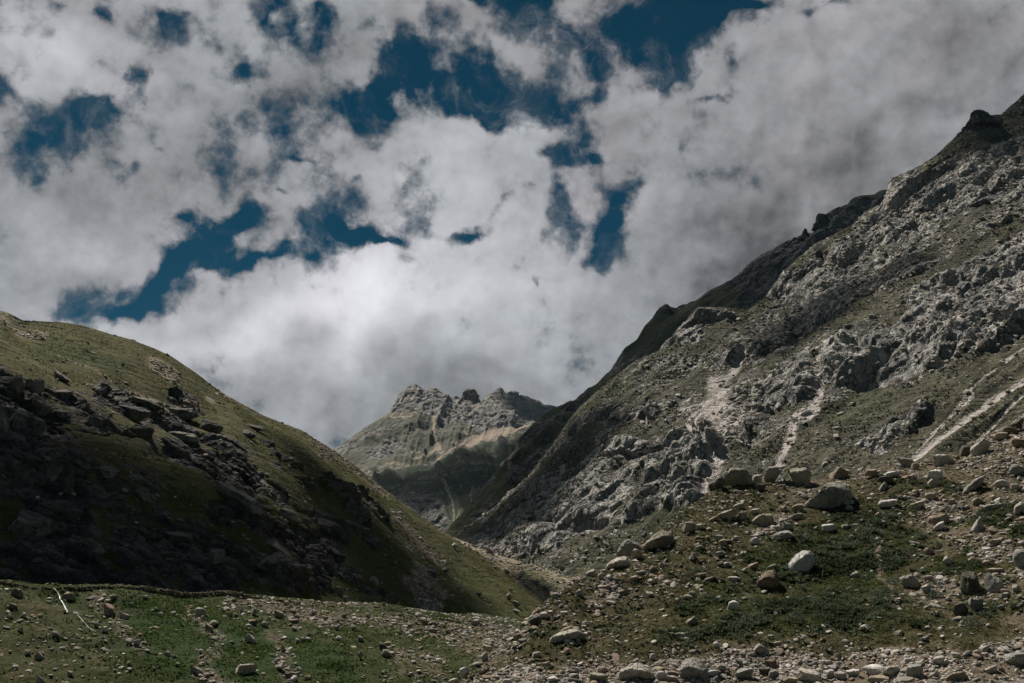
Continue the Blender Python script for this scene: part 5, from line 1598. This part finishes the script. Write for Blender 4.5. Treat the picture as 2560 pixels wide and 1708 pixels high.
# ------------------------------------------------------------------ uncountable stones and grass
def vcol_mat(name, rough=.95, bump=0.0, trans=False):
    m = bpy.data.materials.new(name)
    m.use_nodes = True
    N = NT(m.node_tree)
    at = N.n.new('ShaderNodeAttribute')
    at.attribute_name = 'tint'
    co = N.n.new('ShaderNodeTexCoord').outputs['Object']
    nz = N.noise(co, 9.0, 3.0, .6)
    col = N.mix(N.mapr(nz, .4, .7, 0, .4), at.outputs['Color'], (.05, .045, .035))
    bs = N.n.new('ShaderNodeBsdfPrincipled')
    N.t.links.new(col if not trans else at.outputs['Color'], bs.inputs['Base Color'])
    bs.inputs['Roughness'].default_value = rough
    bs.inputs['Specular IOR Level'].default_value = .12
    o = N.n.new('ShaderNodeOutputMaterial')
    N.t.links.new(bs.outputs[0], o.inputs[0])
    if trans:
        tl = N.n.new('ShaderNodeBsdfTranslucent')
        N.t.links.new(at.outputs['Color'], tl.inputs[0])
        mx = N.n.new('ShaderNodeMixShader')
        mx.inputs[0].default_value = .45
        N.t.links.new(bs.outputs[0], mx.inputs[1])
        N.t.links.new(tl.outputs[0], mx.inputs[2])
        N.t.links.new(mx.outputs[0], o.inputs[0])
    return m


STM = vcol_mat('loose_stone')
GRM = vcol_mat('grass_blades', trans=True)
PALET = np.array([(.29, .262, .225), (.24, .222, .195), (.35, .32, .28), (.25, .205, .155), (.17, .16, .14), (.46, .43, .40), (.22, .165, .13)])


def sample_surf(name, dens, n, r):
    """n points on a sheet; chance follows area times dens, and nearer ground is not favoured"""
    S = SURF[name]
    G = S['G']
    du = np.linalg.norm(G[:-1, 1:] - G[:-1, :-1], axis=-1)
    dv = np.linalg.norm(G[1:, :-1] - G[:-1, :-1], axis=-1)
    w = (du * dv * dens[:-1, :-1]).ravel()
    c = np.cumsum(w)
    k = np.searchsorted(c, r.uniform(0, c[-1], n))
    i, j = np.unravel_index(k, du.shape)
    a, b = r.random((2, n, 1))
    p = G[i, j] * (1 - a) * (1 - b) + G[i + 1, j] * a * (1 - b) + G[i, j + 1] * (1 - a) * b + G[i + 1, j + 1] * a * b
    return p, S['N'][i, j], (i, j)


def stones(name, surf, dens, n, s0, s1, pw, label, seed, sub=1, pal=None, flat=.62):
    r = np.random.default_rng(seed)
    p, nn, _ = sample_surf(surf, dens, n, r)
    v, f = ICO[sub]
    K = 14
    protos = [rock_shape(seed * 100 + k, int(r.integers(6, 14)), sub, .02)[0] for k in range(K)]
    protos = np.array(protos)
    size = s0 + (s1 - s0) * r.random(n) ** pw
    ax = np.stack([r.uniform(.8, 1.5, n), r.uniform(.7, 1.2, n), r.uniform(.45, .9, n) * flat * 1.3], -1) * size[:, None] * .5
    q = protos[r.integers(0, K, n)] * ax[:, None, :]
    a = r.uniform(0, 2 * math.pi, n)
    ca, sa = np.cos(a), np.sin(a)
    # tilt to the slope: build a frame from the surface normal
    z = nn * .6 + np.array([0, 0, .4]) + r.normal(0, .22, (n, 3))
    z /= np.linalg.norm(z, axis=1)[:, None]
    x = np.stack([ca, sa, 0 * a], -1)
    x -= z * (x * z).sum(1)[:, None]
    x /= np.linalg.norm(x, axis=1)[:, None]
    y = np.cross(z, x)
    W = q[..., 0:1] * x[:, None] + q[..., 1:2] * y[:, None] + q[..., 2:3] * z[:, None]
    W = W + (p + nn * (ax[:, 2:3] * .12))[:, None]
    F = (f[None] + (np.arange(n) * len(v))[:, None, None]).reshape(-1, 3)
    pl = PALET if pal is None else pal
    c = pl[r.integers(0, len(pl), n)] * r.uniform(.8, 1.35, (n, 1))
    C = np.repeat(c, len(v), 0)
    o = mesh_np(name, W.reshape(-1, 3), F, STM, False, None, {'tint': C})
    tag(o, label, None, None, 'stuff')


SM = SURF[M]
dm = .055 + 1.2 * SM['M'][..., 1] ** 2.2
dm *= (1 - .75 * np.clip(SM['M'][..., 2] - .3, 0, 1))
dm *= np.clip(.6 + 1.8 * fbm(SM['G'] / 3.5, 4, 401), .03, 3)
dm *= (SM['PX'] > 1050) & (SM['PX'] < 2640) & (SM['PY'] < 1790)
stones('gravel', M, dm, 29000, .09, .45, 2.2, 'small loose stones littering the rubble slope', 31)
stones('rubble', M, dm, 3600, .35, .95, 2.6, 'loose rubble between the boulders of the rubble slope', 32, sub=2)
bot = dm * (.02 + sstep(1615, 1650, SM['PY'] + 14 * fbm(SM['G'] / 4, 3, 9)))
stones('gravel', M, bot, 22000, .09, .34, 2.0, 'pale gravel band along the foot of the rubble slope', 33, pal=PALET[[0, 2, 2, 5, 1, 3]] * 1.05)
SB = SURF['bank']
db = .022 + 1.1 * SB['M'][..., 1] ** 2
db *= np.clip(.7 + 1.2 * fbm(SB['G'] / 3.0, 4, 402), .04, 3)
db *= (SB['PX'] > -150) & (SB['PX'] < 1400) & (SB['PY'] < 1790)
stones('gravel', 'bank', db, 14000, .10, .6, 2.6, 'small loose stones littering the left bank', 34)
SH = SURF['hill']
dh = .02 + SH['M'][..., 1] ** 2
dh *= np.clip(.5 + 1.5 * fbm(SH['G'] / 8.0, 4, 403), .02, 3) * (SH['PX'] > -100)
stones('scree', 'hill', dh, 7000, .25, 1.3, 3.2, 'small stones in streaks on the left hill', 35)
SF = SURF['hill_flank']
df = np.clip(.6 + 1.2 * fbm(SF['G'] / 10.0, 4, 404), .05, 3)
stones('scree', 'hill_flank', df, 3000, .5, 2.4, 3.0, 'stones scattered over the sunlit flank', 36)
SN = SURF['mountain']
dn = (.06 + SN['M'][..., 1] * .2 + .25 * (SN['M'][..., 0] > .45)) * (SN['PX'] > 1100) * (SN['PX'] < 2620)
dn *= np.clip(.5 + 1.5 * fbm(SN['G'] / 30.0, 4, 405), .02, 3)
stones('scree', 'mountain', dn, 16000, .9, 4.5, 3.4, 'blocks and stones strewn over the mountainside', 37, pal=PALET[[0, 1, 2, 2, 4]] * 1.05)


def tufts(name, surf, dens, n, hgt, cols, label, seed, blades=5, lean=.5, wid=.12):
    r = np.random.default_rng(seed)
    p, nn, ij = sample_surf(surf, dens, n, r)
    hs = hgt * r.uniform(.5, 1.4, n)
    V, C = [], []
    cl = np.array(cols)
    pick = np.clip((fbm(p / 4.0, 3, seed) * .9 + r.normal(0, .22, n) + .5) * (len(cl) - 1), 0, len(cl) - 1.001)
    k = pick.astype(int)
    base = cl[k] + (cl[k + 1] - cl[k]) * (pick - k)[:, None]
    for b in range(blades):
        a = r.uniform(0, 2 * math.pi, n)
        d = np.stack([np.cos(a), np.sin(a), 0 * a], -1)
        s = np.stack([-np.sin(a), np.cos(a), 0 * a], -1)
        root = p + d * (hs * .25)[:, None] * r.random((n, 1)) - np.array([0, 0, .02])
        tip = root + (d * lean * r.uniform(.3, 1.6, (n, 1)) + np.array([0, 0, 1.0])) * hs[:, None]
        w = (hs * wid)[:, None] * s
        V.append(np.stack([root - w, root + w, tip], 1))
        C.append(np.repeat((base * r.uniform(.7, 1.35, (n, 1)))[:, None], 3, 1))
    V = np.concatenate(V).reshape(-1, 3)
    C = np.concatenate(C).reshape(-1, 3)
    F = np.arange(len(V)).reshape(-1, 3)
    o = mesh_np(name, V, F, GRM, False, None, {'tint': C})
    tag(o, label, None, None, 'stuff')


GC = [(.030, .034, .014), (.046, .056, .018), (.062, .078, .024), (.10, .098, .04)]
dg = .55 + .6 * SM['M'][..., 2]
dg *= (1 - .85 * SM['M'][..., 1]) * np.clip(.8 + .9 * fbm(SM['G'] / 2.0, 4, 411), .1, 3)
dg *= (SM['PX'] > 1100) & (SM['PX'] < 2600) & (SM['PY'] < 1770)
tufts('grass', M, dg * (.15 + SM['M'][..., 2] * (SM['M'][..., 2] > .4)), 32000, .15, GC, 'green grass of the green patch on the rubble slope', 51, 5, .9, .22)
BC = [(.040, .034, .016), (.062, .052, .023), (.085, .072, .032), (.13, .108, .055)]
tufts('dry_turf', M, dg * np.clip(1.1 - SM['M'][..., 2], 0, 1), 34000, .13, BC, 'olive brown turf between the stones of the rubble slope', 54, 5, .9, .24)
dl = SM['M'][..., 2] ** 2 * (SM['M'][..., 1] < .5) * np.clip(.1 + 2.0 * fbm(SM['G'] / 2.6, 4, 412), 0, 3)
dl *= (SM['PX'] > 1100) & (SM['PX'] < 2600) & (SM['PY'] < 1770)
tufts('low_herbs', M, dl, 15000, .26, [(.032, .044, .022), (.06, .078, .042), (.12, .14, .095)], 'leafy low herbs thickening the green patch', 52, 7, .9, .3)
dgb = SB['M'][..., 2] * (1 - .8 * SB['M'][..., 1]) * np.clip(.5 + 1.4 * fbm(SB['G'] / 3.0, 4, 413), .02, 3)
dgb *= (SB['PX'] > -100) & (SB['PX'] < 1400) & (SB['PY'] < 1770)
tufts('grass', 'bank', dgb, 45000, .17, [(.024, .040, .010), (.036, .064, .014), (.052, .088, .018), (.08, .10, .03)], 'green grass on the left bank', 53, 5, .8, .25)


dhm = (SH['M'][..., 0] < .3) * (SH['PX'] > -120) * (SH['PX'] < 1400) * (SH['PY'] < 1560) * np.clip(.5 + 1.5 * fbm(SH['G'] / 9.0, 4, 414), .05, 3)
tufts('grass', 'hill', dhm, 52000, .19, [(.036, .040, .012), (.054, .058, .018), (.078, .078, .026), (.115, .106, .042)], 'tussocky grass covering the left hill', 55, 4, .9, .35)
dmm = (SN['M'][..., 0] < .42) * (SN['M'][..., 1] < .3) * (SN['PX'] > 1100) * (SN['PX'] < 2620) * (SN['PY'] < 1420) * np.clip(.35 + 1.9 * fbm(SN['G'] / 16.0, 4, 415), .03, 3)
tufts('scrub', 'mountain', dmm, 10000, .8, [(.016, .020, .012), (.030, .034, .019), (.05, .052, .03)], 'low dark scrub dotting the mountainside', 56, 5, .8, .5)


# ------------------------------------------------------------------ shrubs
def leaf_cluster(seed, n, rx, rz, leaf, cols):
    r = np.random.default_rng(seed)
    cen = r.normal(size=(7, 3)) * np.array([rx * .5, rx * .45, rz * .3])
    cen[:, 2] = np.abs(cen[:, 2]) + rz * .15
    k = r.integers(0, 7, n)
    d = r.normal(size=(n, 3))
    d /= np.linalg.norm(d, axis=1)[:, None]
    p = cen[k] + d * r.uniform(.6, 1.0, (n, 1)) * np.array([rx * .5, rx * .45, rz * .5])
    p[:, 2] = np.maximum(p[:, 2], 0)
    u = r.normal(size=(n, 3)); u /= np.linalg.norm(u, axis=1)[:, None]
    v = np.cross(u, d); v /= np.linalg.norm(v, axis=1)[:, None] + 1e-9
    s = leaf * r.uniform(.6, 1.3, (n, 1))
    V = np.stack([p - u * s, p + v * s * .45, p + u * s, p - v * s * .45], 1).reshape(-1, 3)
    F = np.arange(4 * n).reshape(-1, 4)
    cl = np.array(cols)
    C = cl[r.integers(0, len(cl), n)] * r.uniform(.75, 1.25, (n, 1))
    return V, F, np.repeat(C, 4, 0)


def shrub_proto(kind, seed, n, rx, rz, leaf, cols):
    V, F, C = leaf_cluster(seed, n, rx, rz, leaf, cols)
    me = mesh_np(kind, V, F, GRM, False, None, {'tint': C}, link=False)
    return me


SHC = [(.055, .080, .050), (.095, .125, .085), (.032, .050, .028), (.14, .165, .12)]
sp = [shrub_proto('low_shrub', 600 + k, 260, .55, .45, .055, SHC) for k in range(4)]
for k in range(3):
    pass
cand = np.random.default_rng(77)
cnt = 0
tries = 0
while cnt < 84 and tries < 4000:
    tries += 1
    px, py = cand.uniform(1960, 2560), cand.uniform(1270, 1560)
    if cnt > 60:
        px, py = cand.uniform(1740, 2300), cand.uniform(1400, 1590)
    if py < 1290 and px < 2050:
        continue
    if not free(px, py, 16, 12, .5):
        continue
    g, n, D = hit(M, px, py)
    m = sp[cand.integers(0, 4)].data
    o = bpy.data.objects.new('low_shrub', m)
    COL.objects.link(o)
    o.location = (g - np.array([0, 0, .05])).tolist()
    o.rotation_euler = (0, 0, cand.uniform(0, 6.28))
    s = cand.uniform(.8, 1.75)
    o.scale = (s * 1.2, s * 1.1, s * .8)
    where = 'left of the big white boulder' if px < 1960 else 'right of the big white boulder' if px < 2180 else 'near the tan blocky boulder' if py < 1380 else 'around the cavity boulders'
    tag(o, f'low blue green leafy shrub on the rubble slope {where}', 'shrub', f'low shrubs {where}')
    cnt += 1

JC = [(.012, .020, .008), (.020, .030, .012), (.030, .042, .016)]
jp = [shrub_proto('juniper_bush', 700 + k, 150, 1.5, .7, .22, JC) for k in range(3)]
JU = [(140, 845, 16), (175, 850, 18), (212, 872, 20), (218, 877, 14), (185, 868, 12), (232, 896, 18), (128, 902, 16), (163, 897, 12), (75, 921, 14), (280, 890, 10), (307, 905, 14), (288, 909, 10), (320, 916, 8), (356, 920, 8), (310, 870, 10), (275, 885, 12),
      (425, 920, 16), (435, 926, 14), (442, 942, 8), (490, 956, 10), (518, 962, 12), (515, 970, 14), (508, 952, 12), (570, 1003, 16), (548, 967, 12), (565, 990, 8), (445, 1003, 12), (405, 985, 12), (445, 995, 10), (520, 1020, 12), (535, 1022, 14), (538, 1028, 10),
      (300, 955, 10), (343, 952, 10), (228, 950, 10), (190, 960, 16), (48, 883, 12), (98, 877, 10), (97, 858, 10), (60, 805, 22), (150, 818, 14), (70, 795, 14), (310, 878, 10), (300, 852, 14), (340, 820, 14), (10, 822, 14), (20, 840, 10), (345, 885, 12),
      (680, 1063, 14), (720, 1068, 12), (745, 1100, 12), (610, 1050, 20), (788, 1107, 14), (830, 1146, 10), (842, 1164, 12), (730, 1135, 12), (1004, 1270, 12), (1016, 1281, 10), (1015, 1302, 10), (990, 1270, 8), (1048, 1368, 8), (1075, 1329, 8), (770, 1195, 14), (800, 1210, 12),
      (812, 1180, 12), (700, 1150, 14), (660, 1120, 14), (850, 1190, 12), (870, 1230, 10), (930, 1245, 10), (640, 1105, 10), (760, 1160, 12), (905, 1300, 10), (1160, 1430, 10), (90, 830, 8), (250, 865, 10), (372, 905, 8), (470, 935, 8), (395, 945, 10), (350, 990, 10), (260, 935, 8)]
for (px, py, w) in JU:
    g, n, D = hit('hill', px, py)
    o = bpy.data.objects.new('juniper_bush', jp[cand.integers(0, 3)].data)
    COL.objects.link(o)
    s = w * D / FPX / 3.0
    o.location = (g - np.array([0, 0, .1])).tolist()
    o.rotation_euler = (0, 0, cand.uniform(-.3, .3))
    o.scale = (s, s * .8, s * .75)
    zone = ('on the upper left meadow of the hill' if px < 400 else 'on the middle shoulder of the left hill' if px < 620 else 'on the lower right shoulder of the left hill')
    tag(o, f'dark low juniper bush {zone}', 'bush', f'juniper bushes {zone}')


# ------------------------------------------------------------------ dry stone wall holding the path along the bank
def dry_wall(x0, x1, hm, label, seed):
    r = np.random.default_rng(seed)
    ex = [p[0] for p in EDGE]
    V, F, C = [], [], []
    n0 = 0
    xs = np.arange(x0, x1, 6.0)
    pts = []
    for x in xs:
        g, _, _ = hit('bank', x, np.interp(x, ex, [p[1] for p in EDGE]) + 4)
        pts.append(g)
    pts = np.array(pts)
    ker = np.ones(7) / 7
    for c in range(3):
        pts[:, c] = np.convolve(np.pad(pts[:, c], 3, 'edge'), ker, 'valid')
    L = np.concatenate([[0], np.cumsum(np.linalg.norm(np.diff(pts, axis=0), axis=1))])
    v, f = ICO[1]
    layers = max(2, int(hm / .17))
    for ly in range(layers + 1):
        s = 0.0
        while s < L[-1]:
            w = r.uniform(.18, .46)
            p = np.array([np.interp(s + w / 2, L, pts[:, c]) for c in range(3)])
            wave = hm * (.75 + .35 * math.sin(s * .21 + seed) + .2 * math.sin(s * .73))
            if ly * .16 < wave:
                q, _ = rock_shape(int(r.integers(0, 40)) + 5000, 8, 1, .0)
                q = q * np.array([w * .54, .22, .11])
                q = q + p + np.array([0, r.normal(0, .08) - .05 + .05 * ly, ly * .15 - .16 + r.normal(0, .04)])
                V.append(q)
                F.append(f + n0)
                n0 += len(q)
                c = np.array((.11, .088, .062)) * r.uniform(.45, 1.6) if ly < layers - 1 else np.array((.17, .14, .10)) * r.uniform(.5, 1.2)
                C.append(np.tile(c, (len(q), 1)))
            s += w
    o = mesh_np('dry_stone_wall', np.concatenate(V), np.concatenate(F), STM, False, None, {'tint': np.concatenate(C)})
    tag(o, label, 'wall', None)


dry_wall(-60, 760, .72, 'long low dry stone wall holding the path above the green bank', 3)
dry_wall(764, 1290, .3, 'low crumbling stone edging where the path nears the valley notch', 4)


# ------------------------------------------------------------------ crags that stand up from the ridges
def tower(profile, dist, kind, label, depth=.8, seed=0, cells=(8, 8, 12), amp=1.0, name='rock_pinnacle'):
    """profile: (y, x_left, x_right) from the top down, photograph places turned into metres"""
    na = 96
    nh = 110
    pr = np.array(profile, float)
    ys = np.linspace(pr[0, 0], pr[-1, 0], nh)
    xl = np.interp(ys, pr[:, 0], pr[:, 1])
    xr = np.interp(ys, pr[:, 0], pr[:, 2])
    c = P((xl + xr) / 2, ys, dist)
    hw = (xr - xl) / 2 * dist / FPX
    a = np.linspace(0, 2 * math.pi, na, endpoint=False)
    V = np.stack([c[:, None, 0] + hw[:, None] * np.cos(a), c[:, None, 1] + hw[:, None] * depth * np.sin(a), c[:, None, 2] + 0 * a], -1)
    n = np.stack([np.cos(a), np.sin(a), 0 * a], -1)[None]
    d = relief(V, cells, seed, 10) * amp + fbm(V / (cells[0] * 1.5), 4, seed + 3) * amp * 1.3
    V = V + n * d[..., None] * np.clip(hw / hw.max() * 1.4, .15, 1)[:, None, None]
    V[..., 2] += (fbm(V / cells[0], 3, seed + 9) * amp * .8)
    idx = np.arange(nh * na).reshape(nh, na)
    F = np.stack([idx[:-1], np.roll(idx, -1, 1)[:-1], np.roll(idx, -1, 1)[1:], idx[1:]], -1).reshape(-1, 4)[:, ::-1]
    vv = np.concatenate([V.reshape(-1, 3), V[0].mean(0)[None] + [0, 0, amp * .3]])
    cap = np.array([[nh * na, idx[0, (k + 1) % na], idx[0, k], idx[0, k]] for k in range(na)])
    cen = c[-1]
    vv = vv - cen
    me = bpy.data.meshes.new(name)
    me.from_pydata(vv.tolist(), [], F[:, ::-1].tolist() + [t[:3][::-1] for t in cap.tolist()])
    me.materials.append(RM[kind])
    o = bpy.data.objects.new(name, me)
    COL.objects.link(o)
    o.location = cen.tolist()
    import bmesh
    bm = bmesh.new(); bm.from_mesh(me); bmesh.ops.recalc_face_normals(bm, faces=bm.faces); bm.to_mesh(me); bm.free()
    tag(o, label, 'rock pinnacle')
    return o


tower([(973, 1170, 1180), (976, 1162, 1189), (981, 1158, 1193), (990, 1155, 1195), (1000, 1152, 1197), (1012, 1148, 1203), (1035, 1142, 1214)], 4235, 'peak',
      'squat pinkish rock tower between the two far peaks', .7, 11, (13, 13, 20), 9.0)
tower([(991, 1137, 1144), (996, 1134, 1149), (1006, 1128, 1152), (1020, 1118, 1158)], 4228, 'peak', 'small grey rock tooth left of the pinkish tower', .8, 12, (10, 10, 14), 3.5)
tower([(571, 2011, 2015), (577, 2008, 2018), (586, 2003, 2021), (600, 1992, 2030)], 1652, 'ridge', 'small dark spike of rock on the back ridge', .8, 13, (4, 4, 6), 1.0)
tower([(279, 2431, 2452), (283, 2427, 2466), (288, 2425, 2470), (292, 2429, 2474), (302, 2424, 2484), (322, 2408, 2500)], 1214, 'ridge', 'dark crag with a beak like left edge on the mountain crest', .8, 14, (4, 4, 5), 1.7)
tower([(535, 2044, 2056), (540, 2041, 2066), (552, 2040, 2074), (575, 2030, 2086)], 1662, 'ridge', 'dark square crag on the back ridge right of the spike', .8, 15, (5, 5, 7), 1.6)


# ------------------------------------------------------------------ water
def water_mat():
    m = bpy.data.materials.new('white_water')
    m.use_nodes = True
    N = NT(m.node_tree)
    co = N.n.new('ShaderNodeTexCoord').outputs['Object']
    nz = N.noise(N.mapping(co, scale=(3, 3, .5)), 1.2, 4.0, .6)
    bs = N.n.new('ShaderNodeBsdfPrincipled')
    N.t.links.new(N.mix(N.mapr(nz, .35, .65), (.08, .09, .08), (.24, .25, .24)), bs.inputs['Base Color'])
    bs.inputs['Roughness'].default_value = .5
    o = N.n.new('ShaderNodeOutputMaterial')
    N.t.links.new(bs.outputs[0], o.inputs[0])
    return m


WM = water_mat()


def stream(surf, pts, w0, w1, label, name='stream', lift=.12, seed=0):
    r = np.random.default_rng(seed)
    a = np.array(pts, float)
    t = np.linspace(0, len(a) - 1, 40)
    px = np.interp(t, range(len(a)), a[:, 0]) + np.cumsum(r.normal(0, .35, 40))
    py = np.interp(t, range(len(a)), a[:, 1])
    C = np.array([hit(surf, x, y)[0] for x, y in zip(px, py)])
    k = np.ones(5) / 5
    for c in range(3):
        C[:, c] = np.convolve(np.pad(C[:, c], 2, 'edge'), k, 'valid')
    D = np.linalg.norm(C - EYE, axis=1)
    w = np.linspace(w0, w1, 40) * D / FPX / 2 * r.uniform(.6, 1.3, 40)
    V = []
    for i in range(40):
        for ang in np.linspace(0, 2 * math.pi, 8, endpoint=False):
            V.append(C[i] + np.array([w[i] * math.cos(ang), -lift * D[i] / 140 * .3 + w[i] * .4 * math.sin(ang), lift * D[i] / 140 + w[i] * .25 * math.sin(ang)]))
    V = np.array(V)
    idx = np.arange(320).reshape(40, 8)
    F = np.stack([idx[:-1], np.roll(idx, -1, 1)[:-1], np.roll(idx, -1, 1)[1:], idx[1:]], -1).reshape(-1, 4)
    o = mesh_np(name, V, F, WM, True)
    tag(o, label, None, None, 'structure')


stream('bank', [(134, 1468), (143, 1477), (148, 1488), (152, 1499), (158, 1506), (164, 1517), (167, 1530)], 1.8, 4.5, 'thin white fall of water down the left bank', 'waterfall', .1, 1)
stream('bank', [(185, 1524), (203, 1543), (222, 1566), (240, 1576)], 1.0, 1.0, 'faint trickle below the small waterfall', 'stream', .02, 2)
stream('mountain', [(1619, 1030), (1617, 1045), (1616, 1056), (1614, 1068)], 3, 4, 'thin white waterfall in a notch of the mountainside', 'waterfall', .3, 3)
print('objects', len(bpy.data.objects))

# ------------------------------------------------------------------ thin mountain air
hm = bpy.data.materials.new('air')
hm.use_nodes = True
hm.node_tree.nodes.clear()
hv = hm.node_tree.nodes.new('ShaderNodeVolumePrincipled')
hv.inputs['Color'].default_value = (.45, .72, 1.0, 1)
hv.inputs['Density'].default_value = 0.000008
hv.inputs['Anisotropy'].default_value = 0.2
ho = hm.node_tree.nodes.new('ShaderNodeOutputMaterial')
hm.node_tree.links.new(hv.outputs[0], ho.inputs['Volume'])
x0, x1, y0, y1, z0, z1 = -3500, 3500, -3500, 5200, -12, 1330
hb = mesh_np('haze', [(x, y, z) for z in (z0, z1) for y in (y0, y1) for x in (x0, x1)],
             [(0, 2, 3, 1), (4, 5, 7, 6), (0, 1, 5, 4), (2, 6, 7, 3), (0, 4, 6, 2), (1, 3, 7, 5)], hm, False)
tag(hb, 'thin blue mountain air', None, None, 'stuff')
